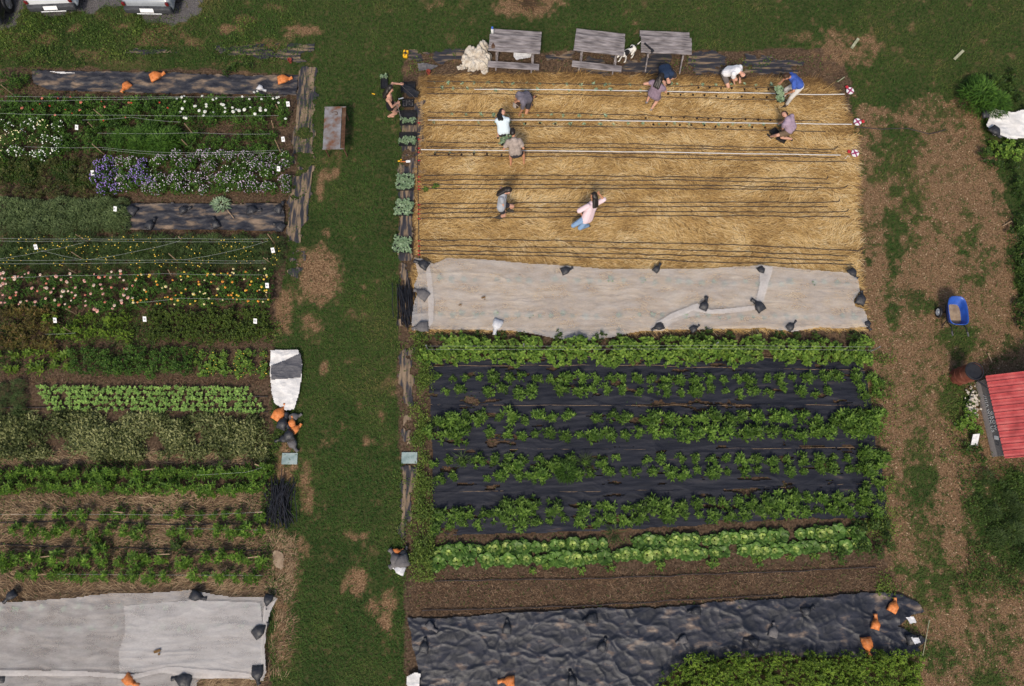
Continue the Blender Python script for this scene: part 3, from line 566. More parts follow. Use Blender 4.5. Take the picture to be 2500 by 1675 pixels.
sheet('row_cover', [(308, 1478), (470, 1464), (640, 1470), (648, 1560), (640, 1640), (560, 1646), (420, 1634), (298, 1640), (296, 1590), (312, 1540)], M['cover'], .075, .028, cov(15), .03, 'second layer of row cover lying on the bottom left cover', 'row cover')
M['hem'] = mat('cover_hem', [(.60, .56, .535), (.72, .68, .655)], ns=14, rough=.9, spec=.08, alpha=(.38, .6))
def hem_strip(par, P, z): c = sheet('folded_edge', P, M['hem'], z, .022, lambda x, y: .12 + .07 * fbm(x * .5, y, 3), .03); c.parent = par
hem_strip(COVB, [(1854, 653), (1884, 656), (1874, 690), (1862, 732), (1858, 752), (1842, 752), (1850, 700)], .085)
hem_strip(COVB, [(1700, 745), (1730, 760), (1790, 755), (1842, 749), (1840, 760), (1770, 768), (1725, 769), (1690, 762), (1640, 782), (1602, 796), (1600, 790), (1640, 767)], .085)
hem_strip(COVC, [(648, 1480), (680, 1460), (664, 1490), (656, 1520), (651, 1580), (653, 1640), (640, 1658), (642, 1560)], .075)
hem_strip(COVC, [(-20, 1634), (200, 1636), (330, 1644), (420, 1626), (560, 1636), (636, 1645), (600, 1654), (490, 1654), (400, 1640), (330, 1655), (200, 1648), (-20, 1647)], .11)
hem_strip(COVA, [(1040, 652), (1050, 650), (1056, 690), (1060, 740), (1058, 790), (1048, 804), (1046, 740), (1044, 690)], .06)
for px, py, w_, lb in ((1180, 726, .14, 'long dry leaf lying on the row cover'), (1123, 744, .1, 'small curled dry leaf at the left of the row cover'), (383, 1590, .2, 'brown dry leaf on the bottom left cover')):
    p = G(px, py, .27); b = MB(); b.rbox((0, 0, 0), (w_, w_ * .4, .012), .005, 1); b.box((w_ * .2, -w_ * .5, .0), (w_ * .25, w_ * .3, .01), .5); tag(b.build('dry_leaf', M['stake_dark'], None, (p.x, p.y, .26), .3), lb, 'leaf')
# white tarps
sheet('white_tarp', [(2395, 268), (2420, 266), (2470, 278), (2500, 270), (2600, 280), (2620, 350), (2520, 338), (2460, 342), (2420, 334), (2403, 310), (2412, 292)], M['white_cloth'], .16, .03, lambda x, y: .18 * fbm(x * 1.5, y * 1.5, 3) + .05 * ridge(x, y * 3, 3), .05, 'white sheet draped over plants beside the feathery bush', 'tarp')
def gear(name, P, m, z, lab, cat, hf, parts=()):
    o = sheet(name, P, M[m], z, .025, hf, .05, lab, cat)
    for n2, P2, m2, dz in parts:
        c = sheet(n2, P2, M[m2], z + dz, .025, hf, .03); c.parent = o
    return o
wr = lambda x, y: .10 * fbm(x * 2, y * 2, 3) + .05 * ridge(x * 2.5 + y, y * 3, 3)
gear('folded_tarp', [(664, 856), (728, 854), (734, 870), (740, 900), (736, 930), (732, 960), (720, 1000), (700, 1004), (672, 985), (664, 960), (660, 910)], 'white_cloth', .08, 'folded white tarp with a broad dark band beside the lawn', 'tarp', wr, [('dark_band', [(664, 894), (735, 864), (739, 905), (734, 922), (662, 928)], 'tarp_grey', .012)])
sheet('plastic_sheet', [(985, 205), (1000, 212), (1022, 228), (1020, 240), (1000, 238), (986, 226)], M['black'], .16, .025, wr, .04, 'crumpled black plastic sheet draped over the black crate', 'plastic sheet')
sheet('plastic_scrap', [(1254, 133), (1262, 130), (1298, 134), (1296, 142), (1272, 146), (1262, 150), (1254, 142)], M['white_bag'], .3, .02, wr, .05, 'crinkled white plastic scrap hanging under the first table', 'plastic scrap')
sheet('fabric_scrap', [(1020, 160), (1045, 158), (1070, 164), (1050, 174), (1022, 178)], M['grey_bag'], .04, .025, wr, .06, 'grey fabric scrap beside the small red pot', 'fabric scrap')
sheet('fabric_scrap', [(994, 1652), (1014, 1640), (1028, 1645), (1024, 1700), (996, 1700)], M['white_cloth'], .1, .025, wr, .06, 'white cloth corner at the end of the crumpled tarp', 'cloth')
sheet('fabric_scrap', [(118, 174), (160, 176), (188, 178), (150, 180)], M['white_cloth'], .16, .02, None, 0, 'thin white strip on the dusty black plastic', 'cloth')
for px, py, lb in ((2222, 1512, 'white plastic scrap stuck in the tarp end'), (2234, 1562, 'torn white plastic flap at the tarp end')):
    sheet('plastic_scrap', [(px - 12, py - 6), (px + 6, py - 8), (px + 12, py + 6), (px - 2, py + 10)], M['white_bag'], .2, .02, wr, .1, lb, 'plastic scrap')
# slabs
for px, py, w, h, lb in ((708, 1120, .5, .36, 'pale teal slab between the bag heap and the pipe bundle'), (1000, 1118, .5, .36, 'pale teal slab in the edging beside the black fabric')):
    p = G(px, py); b = MB(); b.rbox((0, 0, .03), (w, h, .05), .012); tag(b.build('slab', M['teal'], None, p), lb, 'slab')
sheet('mud_patch', [(668, 1352), (676, 1345), (690, 1350), (694, 1366), (690, 1384), (682, 1396), (670, 1388), (666, 1372)], M['sand_soil'], .03, .025, lambda x, y: .03 * fbm(x * 4, y * 4, 3), .25, 'dried pale mud patch beside the grass path', 'mud patch')

# ------------------------------------------------------------------ the planting
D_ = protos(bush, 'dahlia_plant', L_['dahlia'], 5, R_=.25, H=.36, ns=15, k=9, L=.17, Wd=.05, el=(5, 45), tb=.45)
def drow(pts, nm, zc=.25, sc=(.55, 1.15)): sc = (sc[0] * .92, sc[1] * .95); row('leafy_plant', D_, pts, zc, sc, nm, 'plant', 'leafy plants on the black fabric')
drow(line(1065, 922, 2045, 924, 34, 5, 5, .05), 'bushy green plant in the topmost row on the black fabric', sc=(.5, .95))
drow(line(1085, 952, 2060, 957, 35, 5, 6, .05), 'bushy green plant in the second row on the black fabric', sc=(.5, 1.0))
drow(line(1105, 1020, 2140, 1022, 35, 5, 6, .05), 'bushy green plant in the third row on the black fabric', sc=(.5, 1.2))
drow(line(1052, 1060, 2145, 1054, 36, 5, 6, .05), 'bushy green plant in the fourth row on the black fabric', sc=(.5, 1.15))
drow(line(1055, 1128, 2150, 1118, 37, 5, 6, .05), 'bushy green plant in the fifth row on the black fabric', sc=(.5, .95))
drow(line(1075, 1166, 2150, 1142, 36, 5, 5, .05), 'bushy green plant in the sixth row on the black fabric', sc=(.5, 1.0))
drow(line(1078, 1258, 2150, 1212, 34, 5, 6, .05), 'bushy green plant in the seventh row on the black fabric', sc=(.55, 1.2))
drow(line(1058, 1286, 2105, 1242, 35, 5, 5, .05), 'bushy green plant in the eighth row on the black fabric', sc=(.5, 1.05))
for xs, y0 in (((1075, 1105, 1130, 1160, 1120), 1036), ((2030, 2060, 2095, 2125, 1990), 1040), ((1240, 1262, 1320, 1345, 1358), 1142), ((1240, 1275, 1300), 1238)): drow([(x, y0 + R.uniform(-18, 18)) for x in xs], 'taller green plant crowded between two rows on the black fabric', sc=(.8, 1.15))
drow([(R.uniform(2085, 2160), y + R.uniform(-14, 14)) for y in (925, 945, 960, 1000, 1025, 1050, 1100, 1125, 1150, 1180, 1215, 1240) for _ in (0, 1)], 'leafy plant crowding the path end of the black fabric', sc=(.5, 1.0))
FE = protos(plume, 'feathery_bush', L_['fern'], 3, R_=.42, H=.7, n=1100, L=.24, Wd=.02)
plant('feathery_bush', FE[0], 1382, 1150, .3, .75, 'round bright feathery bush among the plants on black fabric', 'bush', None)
GT = protos(plume, 'grass_tuft', L_['wisp'], 2, R_=.1, H=.12, n=90, L=.42, Wd=.014)
for px, py, lb in ((1068, 1035, 'long bladed grass tuft at the left end of the fabric rows'), (1130, 1120, 'wispy grass tuft on fabric beside the lower left rows'), (1425, 1130, 'wispy grass tuft right of the round feathery bush'), (1500, 1300, 'spiky pale grass tuft above the cabbages')): plant('grass_tuft', R.choice(GT), px, py, .1, R.uniform(.8, 1.1), lb, 'grass tuft', None)
VN = protos(bush, 'vine_plant', L_['vine'], 4, R_=.34, H=.55, ns=26, k=6, L=.13, Wd=.085, el=(-10, 45), tb=.45)
for y0, y1, nm in ((838, 845, 'bright vine plant in the upper line along the wires'), (866, 868, 'bright vine plant in the lower line along the wires')):
    row('vine_plant', VN, line(1035 if y0 > 850 else 1090, y0, 2120, y1, 27, 6, 8, .06), .42, (.55, 1.0), nm, 'vine plant', 'vines along the wires')
DK = protos(bush, 'shrubby_weed', L_['dark'], 3, R_=.3, H=.4, ns=18, k=8, L=.12, Wd=.05)
row('shrubby_weed', DK, line(1030, 818, 1560, 822, 46, 8, 4, .3) + line(1690, 818, 2080, 822, 40, 8, 5, .15), .2, (.5, .8), 'dark leafy weed between row cover and vine row', 'weed', 'weeds above the vine row')
LT = protos(bush, 'covered_plant', L_['tray'], 3, R_=.05, H=.1, ns=3, k=5, L=.11, Wd=.05, tb=.35)
row('covered_plant', LT, line(1075, 683, 2070, 694, 27, 4, 3, .08), .05, (.8, 1.4), 'young plant showing faintly through the upper part of the row cover', 'seedling', 'seedlings under the row cover')
row('covered_plant', LT, line(1075, 768, 2080, 776, 27, 4, 3, .08), .05, (.8, 1.4), 'young plant showing faintly through the lower part of the row cover', 'seedling', 'seedlings under the row cover')
row('covered_plant', LT, line(10, 1485, 630, 1478, 30, 5, 3, .1) + line(10, 1535, 620, 1530, 30, 5, 3, .1), .05, (.8, 1.3), 'young plant showing faintly through the bottom left cover', 'seedling', 'seedlings under the bottom left cover')
# cabbages
def cab_outer(seed):
    g = np.random.default_rng(seed); V_, F_, T_ = [], [], []; off = 0
    for i in range(13):
        a = i * 2.4 + g.uniform(-.2, .2); e = math.radians(12 + 30 * (i / 13) + g.uniform(-8, 8)); L = g.uniform(.17, .23); Wd = g.uniform(.15, .2)
        for r in range(5):
            t = r / 4; wv = Wd * math.sin(math.pi * min(1, .15 + .75 * t)) * (1 if t < .95 else .8)
            for c in range(5):
                s = (c - 2) / 2; ln = .03 + L * t; hz = ln * math.sin(e) + .03 * s * s - .07 * t ** 3 + g.normal(0, .006)
                x = ln * math.cos(e); V_.append((x * math.cos(a) - s * wv / 2 * math.sin(a), x * math.sin(a) + s * wv / 2 * math.cos(a), .03 + hz)); T_.append(min(1, .35 + (.5 if c == 2 else 0) * (1 - t * .6) + g.normal(0, .08)))
        for r in range(4):
            for c in range(4): q = off + r * 5 + c; F_.append((q, q + 1, q + 6, q + 5))
        off += 25
    return mesh_np('cabbage', V_, F_, np.clip(T_, 0, 1), True)
def cab_head(seed):
    g = np.random.default_rng(seed + 40); V_, F_, T_ = [], [], []; off = 0
    for i in range(8):
        a = i * 2.4 + g.uniform(-.3, .3); e = math.radians(g.uniform(35, 78)); L = g.uniform(.10, .15); Wd = g.uniform(.11, .16); tb = g.uniform(.25, .75)
        for r in range(5):
            t = r / 4; wv = Wd * math.sin(math.pi * min(1, .2 + .6 * t))
            for c in range(5):
                q = (c - 2) / 2; cur = e - 1.0 * t; ln = .02 + L * t * math.cos(max(e - .5 * t, 0)); hz = .05 + L * t * math.sin(max(e - .6 * t, 0)) + .025 * q * q + g.normal(0, .005)
                V_.append((ln * math.cos(a) - q * wv / 2 * math.sin(a), ln * math.sin(a) + q * wv / 2 * math.cos(a), hz)); T_.append(tb + (.35 if c == 2 else 0) * (1 - .5 * t) + g.normal(0, .06))
        for r in range(4):
            for c in range(4): q = off + r * 5 + c; F_.append((q, q + 1, q + 6, q + 5))
        off += 25
    return mesh_np('cabbage_head', V_, F_, np.clip(T_, 0, 1), True)
CO = [cab_outer(i) for i in range(4)]; CI = [cab_head(i) for i in range(3)]
for me in CO: me.materials.append(L_['cab_out'])
for me in CI: me.materials.append(L_['cab_in'])
for pts, nm in ((line(1075, 1347, 2095, 1299, 23, 4, 4, .05), 'pale hearted cabbage in the upper row below the black fabric'), (line(1068, 1374, 2110, 1332, 24, 4, 4, .05), 'pale hearted cabbage in the lower row beside the bare brown bed')):
    for x, y in pts:
        o = plant('cabbage', R.choice(CO), x, y, .1, R.uniform(.8, 1.4), nm, 'cabbage', 'cabbages in two rows'); o.rotation_euler.x = R.uniform(-.2, .2)
        if R.random() < .8: q = R.uniform(.6, 1.05); link('cabbage_head', R.choice(CI), None, o, (0, 0, .02)).scale = (q, q, q)
SP = protos(bush, 'side_plant', L_['vine'], 3, R_=.2, H=.25, ns=14, k=7, L=.09, Wd=.05)
row('low_green_plant', SP, [(1045, 1368), (1300, 1395), (1335, 1380), (1420, 1392), (1490, 1385), (1610, 1380), (1740, 1372), (1850, 1368), (1930, 1360), (1990, 1355)], .15, (.6, 1), 'bright weedy plant along the lower edge of the cabbages', 'plant', 'weedy plants below the cabbages')
row('leafy_weed', DK, [(x, y) for x, y in line(2100, 1295, 2165, 1288, 30, 5, 10) + line(2110, 1325, 2165, 1318, 30, 5, 8) + line(2060, 1352, 2150, 1346, 34, 5, 8)], .3, (.6, .95), 'dark leafy weed at the path end of the cabbage rows', 'weed', 'weeds at the end of the cabbage rows')
# hedge of yellow green shrubs at the bottom
YG = protos(bush, 'yellow_shrub', L_['yellowgreen'], 4, R_=.36, H=.6, ns=46, k=9, L=.085, Wd=.035, el=(0, 70), tb=.42)
hp = [p for y, x0 in ((1618, 1690), (1645, 1660), (1672, 1640), (1700, 1630)) for p in line(x0, y, 2235, y - 2, 32, 6, 5)]
row('yellow_green_shrub', YG, hp, .42, (.6, 1.0), 'yellow green bushy plant below the black tarp', 'shrub', 'yellow green plants along the bottom')
# left plot, row by row
FB = protos(bush, 'flower_plant', L_['flowerbed'], 4, R_=.3, H=.6, ns=26, k=7, L=.11, Wd=.045, el=(0, 60))
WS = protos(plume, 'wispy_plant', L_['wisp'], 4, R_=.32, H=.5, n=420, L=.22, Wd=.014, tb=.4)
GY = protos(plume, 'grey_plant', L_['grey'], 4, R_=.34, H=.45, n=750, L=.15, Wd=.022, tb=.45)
BS = protos(bush, 'basil_plant', L_['basil'], 4, R_=.3, H=.42, ns=40, k=7, L=.07, Wd=.04, el=(0, 60), tb=.38)
AM = protos(bush, 'reddish_plant', L_['amaranth'], 3, R_=.3, H=.6, ns=22, k=7, L=.13, Wd=.05)
PU = protos(bush, 'purple_plant', L_['purple'], 3, R_=.3, H=.35, ns=20, k=8, L=.09, Wd=.035)
PP = protos(bush, 'pepper_plant', L_['pepper'], 4, R_=.23, H=.44, ns=16, k=9, L=.14, Wd=.04, el=(5, 55), tb=.48)
YL = protos(bush, 'leafy_plant', L_['yellowgreen'], 3, R_=.2, H=.2, ns=4, k=9, L=.2, Wd=.06, el=(10, 50))
BN = protos(bush, 'bean_plant', L_['bean'], 4, R_=.05, H=.2, ns=2, k=6, L=.13, Wd=.075, el=(0, 30), tb=.5)
def flower_mesh(name, npet, r, m, core=None, double=False):
    V_, F_, mi = [], [], []; rings = 3 if double else 1
    for q in range(rings):
        rr = r * (1 - .28 * q); zz = .012 * q; cnt = npet
        for i in range(cnt):
            a = 2 * math.pi * (i + .5 * q) / cnt; w = math.pi / cnt * 1.15; b = len(V_)
            V_ += [(rr * .12 * math.cos(a), rr * .12 * math.sin(a), zz + .008), (rr * .7 * math.cos(a - w), rr * .7 * math.sin(a - w), zz + .004 + q * .006), (rr * math.cos(a), rr * math.sin(a), zz - .006 + q * .012), (rr * .7 * math.cos(a + w), rr * .7 * math.sin(a + w), zz + .004 + q * .006)]
            F_.append((b, b + 1, b + 2, b + 3)); mi.append(0)
    if core:
        n = 8; b = len(V_); V_ += [(r * .3 * math.cos(2 * math.pi * i / n), r * .3 * math.sin(2 * math.pi * i / n), .014 * rings) for i in range(n)] + [(0, 0, .014 * rings + .01)]
        for i in range(n): F_.append((b + i, b + (i + 1) % n, b + n)); mi.append(1)
    me = bpy.data.meshes.new(name); me.from_pydata(V_, [], F_); me.materials.append(M[m])
    if core: me.materials.append(M[core])
    me.polygons.foreach_set('material_index', mi); me.update(); return me
FM = {c: flower_mesh('flower_head', 12, r, m, k, True) for c, r, m, k in (('pink', .075, 'pet_pink', 'pet_core'), ('pale', .075, 'pet_pale', 'pet_core'), ('coral', .07, 'pet_coral', 'pet_core'), ('yellow', .058, 'pet_yellow', 'pet_orange'), ('orange', .055, 'pet_orange', 'pet_core'), ('cream', .055, 'pet_cream', 'pet_yellow'), ('white', .075, 'pet_white', None), ('red', .04, 'pet_red', None))}
def spray(name, m, n, Rr, H, r, seed):                     # many tiny florets as one part
    g = np.random.default_rng(seed); V_, F_ = [], []
    for i in range(n):
        q = Rr * math.sqrt(g.random()); a = g.uniform(0, 6.28); c = np.array([q * math.cos(a), q * math.sin(a), H * (1 - .4 * (q / Rr) ** 2) * g.uniform(.92, 1.12)])
        rr = r * g.uniform(.6, 1.3); b = len(V_); tx, ty = g.normal(0, .35, 2)
        for k in range(5):
            t = 2 * math.pi * k / 5; V_.append((c[0] + rr * math.cos(t), c[1] + rr * math.sin(t), c[2] + rr * (tx * math.cos(t) + ty * math.sin(t))))
        F_.append((b, b + 1, b + 2, b + 3, b + 4))
    me = bpy.data.meshes.new(name); me.from_pydata(V_, [], F_); me.materials.append(M[m]); me.update(); return me
SPR = {k: [spray('small_flowers', m, n, .3, h, r, i) for i in range(3)] for k, m, n, h, r in (('daisy', 'pet_white', 15, .62, .026), ('cream', 'pet_cream', 12, .62, .024), ('violet', 'pet_violet', 44, .64, .022), ('mauve', 'pet_mauve', 34, .64, .019), ('specks', 'pet_yellow', 7, .52, .02), ('whitish', 'pet_white', 8, .6, .022), ('redfl', 'pet_red', 6, .62, .03))}
def add_heads(plants, cols, lo, hi, H=.6):
    for o in plants:
        for _ in range(R.randint(lo, hi)):
            a = R.uniform(0, 6.28); q = .3 * math.sqrt(R.random())
            f = link('flower_head', FM[R.choice(cols)], None, o, (q * math.cos(a), q * math.sin(a), H * R.uniform(.95, 1.12)))
            f.rotation_euler = (R.uniform(-.35, .35), R.uniform(-.35, .35), R.uniform(0, 6)); s = R.uniform(.65, 1.15); f.scale = (s, s, s)
def add_spray(plants, keys, miss=0.):
    for o in plants:
        if R.random() < miss: continue
        f = link('small_flowers', R.choice(SPR[R.choice(keys)]), None, o)
def bed(x0, x1, ya, yb, dx=30, rows=2, jx=6, jy=6, miss=.03):
    return [p for i in range(rows) for p in line(x0 + (i % 2) * dx / 2, ya + (yb - ya) * i / max(rows - 1, 1), x1, ya + (yb - ya) * i / max(rows - 1, 1), dx, jx, jy, miss)]
GL = 'plants of the flower plot'
a = row('dahlia_bush', FB, bed(0, 420, 246, 288, 28, 3), .45, (.65, 1.0), 'dark leafy dahlia bush with sparse small red flowers', 'dahlia', GL); add_heads(a, ['red', 'coral'], 0, 1)
a = row('dahlia_bush', FB, bed(435, 690, 244, 286, 26, 3), .45, (.65, .95), 'green dahlia bush with round white flowers by the black plastic strip', 'dahlia', GL); add_heads(a, ['white'], 1, 2)
a = row('daisy_plant', FB, bed(0, 140, 305, 370, 26, 3), .45, (.7, 1), 'daisy plant covered in small white flowers at the plot edge', 'daisy', GL); add_spray(a, ['daisy', 'daisy', 'daisy', 'cream'])
row('leafy_plant', FB, bed(150, 275, 312, 362, 27, 3), .35, (.6, .95), 'dark green leafy plant between daisies and feathery bushes', 'plant', GL)
for px, py, s in ((300, 335, 1.0), (335, 352, .9), (350, 328, 1.1), (385, 340, 1.15), (405, 358, .8), (415, 325, .8)): plant('feathery_bush', R.choice(FE), px, py, .5, s, 'bright green feathery bush in the second left row', 'bush', GL)
row('leafy_plant', FB, bed(455, 670, 340, 364, 27, 2), .25, (.5, .85), 'low green plant in the gap beside the feathery bushes', 'plant', GL)
row('purplish_plant', PU, bed(0, 232, 392, 468, 26, 4), .3, (.75, 1.1), 'dull purplish weedy plant left of the violet flowers', 'plant', GL)
a = row('statice_plant', FB, bed(240, 425, 395, 458, 24, 4), .45, (.65, .9), 'flowering plant dense with violet blooms', 'flowering plant', GL); add_spray([q for q in a if PXn(q.location.x, q.location.y)[0] < 370 + R.uniform(-70, 70)], ['violet', 'violet', 'violet', 'mauve'], .1); add_spray([q for q in a if not q.children], ['mauve', 'violet', 'whitish', 'mauve'], .2)
a = row('statice_plant', FB, bed(435, 695, 382, 458, 24, 4), .45, (.65, .9), 'flowering plant with pale mauve and white blooms', 'flowering plant', GL); add_spray(a, ['mauve', 'mauve', 'whitish', 'mauve'], .15)
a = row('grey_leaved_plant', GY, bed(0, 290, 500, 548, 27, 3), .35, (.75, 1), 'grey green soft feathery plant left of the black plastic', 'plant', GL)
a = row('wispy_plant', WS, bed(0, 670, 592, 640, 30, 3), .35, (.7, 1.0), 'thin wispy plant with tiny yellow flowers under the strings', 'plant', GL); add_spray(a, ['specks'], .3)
a = row('zinnia', FB, bed(0, 325, 678, 742, 27, 3), .45, (.65, .9), 'zinnia plant with round pink and salmon flowers', 'zinnia', GL); add_heads(a, ['pink', 'pale', 'pink', 'pale', 'coral'], 2, 3)
a = row('zinnia', FB, bed(330, 655, 675, 732, 26, 3), .45, (.65, .9), 'zinnia plant with small yellow and orange flowers', 'zinnia', GL); add_heads(a, ['yellow', 'cream', 'orange', 'yellow'], 2, 4)
row('reddish_plant', AM, bed(0, 115, 762, 835, 28, 3), .4, (.7, 1), 'leafy plant with dull red shoots at the plot edge', 'plant', GL)
row('yellowish_plant', YG, bed(120, 300, 778, 812, 32, 2), .3, (.55, .85), 'loose yellow green plant between the red shoots and dark row', 'plant', GL)
row('basil_plant', BS, bed(365, 640, 768, 815, 24, 3), .35, (.75, 1.0), 'dense dark green herb plant in the block below the zinnias', 'herb', GL)
row('young_leafy_plant', YL, bed(5, 165, 868, 902, 27, 2), .1, (.7, 1.05), 'young yellow green long leaved plant', 'plant', GL)
a = row('leafy_plant', FB, bed(175, 460, 862, 905, 27, 3), .3, (.55, .8), 'mixed dark green plant above the light green seedlings', 'plant', GL)
a = row('leafy_plant', SP, bed(465, 640, 865, 905, 28, 3), .2, (.7, 1.1), 'green plant with small yellow blooms beside the folded white tarp', 'plant', GL); 
for o in a[::2]: f = link('small_flowers', SPR['specks'][0], None, o); f.scale = (.7, .7, .45)
row('seedling', BN, [p for i in range(5) for p in line(90 + 8 * i, 943 + 13 * i + (0 if i else 3), 600 + 11 * i, 950 + 13 * i, 11.5, 3, 2.5, .04)], .15, (.62, .95), 'light green broad leaved seedling in the five line bed', 'seedling', 'light green seedlings')
row('wispy_plant', WS, bed(0, 50, 945, 1000, 28, 3), .2, (.5, .7), 'wispy green plant left of the light green seedlings', 'plant', GL)
row('pepper_plant', PP, line(0, 1156, 640, 1152, 23, 4, 5, .05), .3, (.75, 1.15), 'upright green plant in the first row on old straw', 'plant', 'upright plants on old straw')
row('pepper_plant', PP, line(0, 1188, 640, 1192, 24, 4, 5, .08), .3, (.7, 1.15), 'upright green plant in the second row on old straw', 'plant', 'upright plants on old straw')
row('pepper_plant', PP, line(20, 1256, 630, 1258, 36, 6, 5, .1), .3, (0.53, 0.95), 'upright green plant in the third row on old straw', 'plant', 'upright plants on old straw')
row('pepper_plant', PP, line(0, 1298, 640, 1297, 36, 6, 5, .1), .3, (0.65, 1.12), 'upright green plant in the fourth row on old straw', 'plant', 'upright plants on old straw')
row('pepper_plant', PP, line(5, 1367, 640, 1365, 35, 6, 5, .05) + [(10, 1380), (240, 1345), (440, 1375)], .3, (0.77, 1.23), 'upright green plant in the fifth row on old straw', 'plant', 'upright plants on old straw')
row('pepper_plant', PP, line(50, 1405, 610, 1405, 34, 6, 5, .12), .3, (0.59, 1.06), 'upright green plant in the sixth row, nearest the row cover', 'plant', 'upright plants on old straw')
row('leafy_weed', DK, [(230, 1335), (200, 1320), (280, 1275), (430, 1325), (440, 1335)], .2, (.6, .9), 'dark sprawling weed between the old straw rows', 'weed', GL)
row('leafy_plant', FB, [(15, 185), (35, 205), (10, 215), (55, 190)], .4, (.7, .9), 'bright leafy plant at the top left plot corner', 'plant', GL)
row('leafy_weed', DK, [(555, 172), (570, 160), (600, 162)] , .3, (.6, .9), 'dark weed leaning over the dusty black plastic', 'weed', GL)
row('leafy_weed', SP, [(1063, 455), (1040, 462)], .1, (.5, .6), 'small green weed at the left straw edge', 'weed', 'weeds at the left straw edge')
# right hand side bushes
plant('feathery_bush', FE[1], 2405, 225, .55, 1.35, 'large bright feathery bush above the white sheet', 'bush', None)
plant('feathery_bush', FE[2], 2440, 245, .5, 1.1, 'bright feathery bush touching the white sheet', 'bush', None)
plant('feathery_bush', FE[0], 2392, 200, .5, .8, 'small feathery bush at the lawn edge', 'bush', None)
row('roadside_bush', DK, [(2475, 190), (2490, 230), (2470, 215), (2520, 260), (2440, 190), (2480, 175)], .4, (.7, 1.1), 'dark scrubby bush behind the feathery bushes', 'bush', 'scrubby bushes by the right edge')
row('leafy_bush', VN, [(2428, 350), (2470, 345), (2480, 375), (2455, 365), (2500, 360)], .4, (.5, .8), 'bright leafy bush below the white sheet', 'bush', 'bright bushes below the white sheet')
row('roadside_bush', DK, [(2420, 375), (2440, 395), (2480, 400), (2490, 440), (2495, 470), (2510, 500), (2495, 530), (2490, 560), (2505, 590), (2510, 620), (2500, 640), (2515, 690), (2505, 720), (2500, 745), (2510, 780)], .4, (.6, 1.1), 'dark scrubby bush at the right edge of the path', 'bush', 'scrubby bushes by the right edge')
row('roadside_bush', DK + WS, [(2410, 1165), (2440, 1180), (2485, 1165), (2470, 1215), (2430, 1250), (2490, 1245), (2395, 1225), (2480, 1300), (2440, 1310), (2500, 1350), (2515, 1390)], .3, (.5, .95), 'loose sprawling bush below the red roofed stall', 'bush', 'bushes below the stall')
row('leafy_bush', SP, [(2360, 1025), (2375, 1010), (2350, 1040), (2372, 1040), (2390, 1050)], .2, (.8, 1.2), 'low bright green plant against the stall board', 'plant', 'plants beside the stall')
row('leafy_weed', DK, [(2360, 1095), (2385, 1100), (2400, 1125), (2370, 985)], .2, (.5, .7), 'dark low weed beside the stall', 'weed', 'weeds beside the stall')
# cut stalk on the black plastic
p = G(540, 500, .1); CS = protos(plume, 'cut_stalk', L_['tray'], 1, R_=.2, H=.16, n=170, L=.17, Wd=.035, tb=.6)[0]; o = link('cut_stalk', CS, None, None, (p.x, p.y, .09)); o.scale = (1.3, 1.05, .8); tag(o, 'cut pale green leafy stalk lying on the black plastic', 'cut plant')
b = MB(); b.tube([G(556, 514, .14), G(571, 533, .12)], [.02, .015]); c = b.build('stem', M['stake']); c.parent = o; bpy.context.view_layer.update(); c.matrix_parent_inverse = o.matrix_world.inverted()

# ------------------------------------------------------------------ lines: drip hoses, tapes, twine, stakes, labels
def wavy(pts, z, amp=.012, per=.35):
    W_ = [G(px, py, z) for px, py in pts]; out = []
    for a, b in zip(W_[:-1], W_[1:]):
        n = max(2, int((b - a).length / per))
        for i in range(n): out.append(a.lerp(b, i / n) + Vector((0, R.gauss(0, amp), 0)))
    out.append(W_[-1])
    for q in out: q.z = z + float(ground_z(q.x, q.y))
    return out
def drip(pts, lb, r=.012, z=.075):
    b = MB(); b.tube(wavy(pts, z), r, 5); return tag(b.build('drip_hose', M['drip']), lb, 'drip hose', 'black drip hoses on the straw')
DR = [('first', [(1042, 198), (1350, 204), (1600, 209), (1897, 214)]), ('second', [(1042, 214), (1200, 215), (1600, 224), (1880, 226)]), ('third', [(1042, 229), (1350, 230), (1650, 238), (1931, 244)]),
      ('fourth', [(1044, 274), (1350, 275), (1700, 287), (2000, 295)]), ('fifth', [(1044, 287), (1350, 290), (1640, 296), (1960, 303)]), ('sixth', [(1040, 305), (1350, 308), (1700, 314), (2016, 322)]),
      ('seventh', [(1040, 348), (1350, 349), (1700, 356), (2037, 365), (2045, 358)]), ('eighth', [(1040, 360), (1350, 360), (1700, 364), (2030, 372)]), ('ninth', [(1060, 374), (1350, 372), (1700, 379), (2040, 384)]), ('tenth', [(1040, 381), (1350, 381), (1700, 388), (2068, 396)]),
      ('eleventh', [(1035, 428), (1300, 428), (1700, 433), (2019, 437), (2022, 430)]), ('twelfth', [(1035, 440), (1300, 438), (1700, 441), (2028, 448)]), ('thirteenth', [(1030, 451), (1300, 450), (1700, 453), (2062, 460), (2070, 452)]), ('fourteenth', [(1026, 461), (1300, 460), (1700, 461), (1994, 465), (1997, 460)]),
      ('fifteenth', [(1026, 498), (1300, 496), (1560, 494), (2047, 494), (2050, 486)]), ('sixteenth', [(1026, 509), (1300, 507), (1560, 505), (2022, 505)]), ('seventeenth', [(1026, 521), (1300, 518), (1560, 517), (2064, 518), (2072, 510)]), ('eighteenth', [(1026, 533), (1300, 531), (1560, 527), (2076, 530)]),
      ('nineteenth', [(1026, 586), (1300, 587), (1560, 593), (1760, 596), (2100, 613)]), ('twentieth', [(1026, 601), (1160, 602), (1560, 607), (1800, 614), (2073, 626)]), ('twenty first', [(1026, 612), (1300, 616), (1560, 621), (1800, 627), (2061, 637)]), ('twenty second', [(1028, 620), (1300, 624), (1560, 632), (1735, 641), (2085, 645)])]
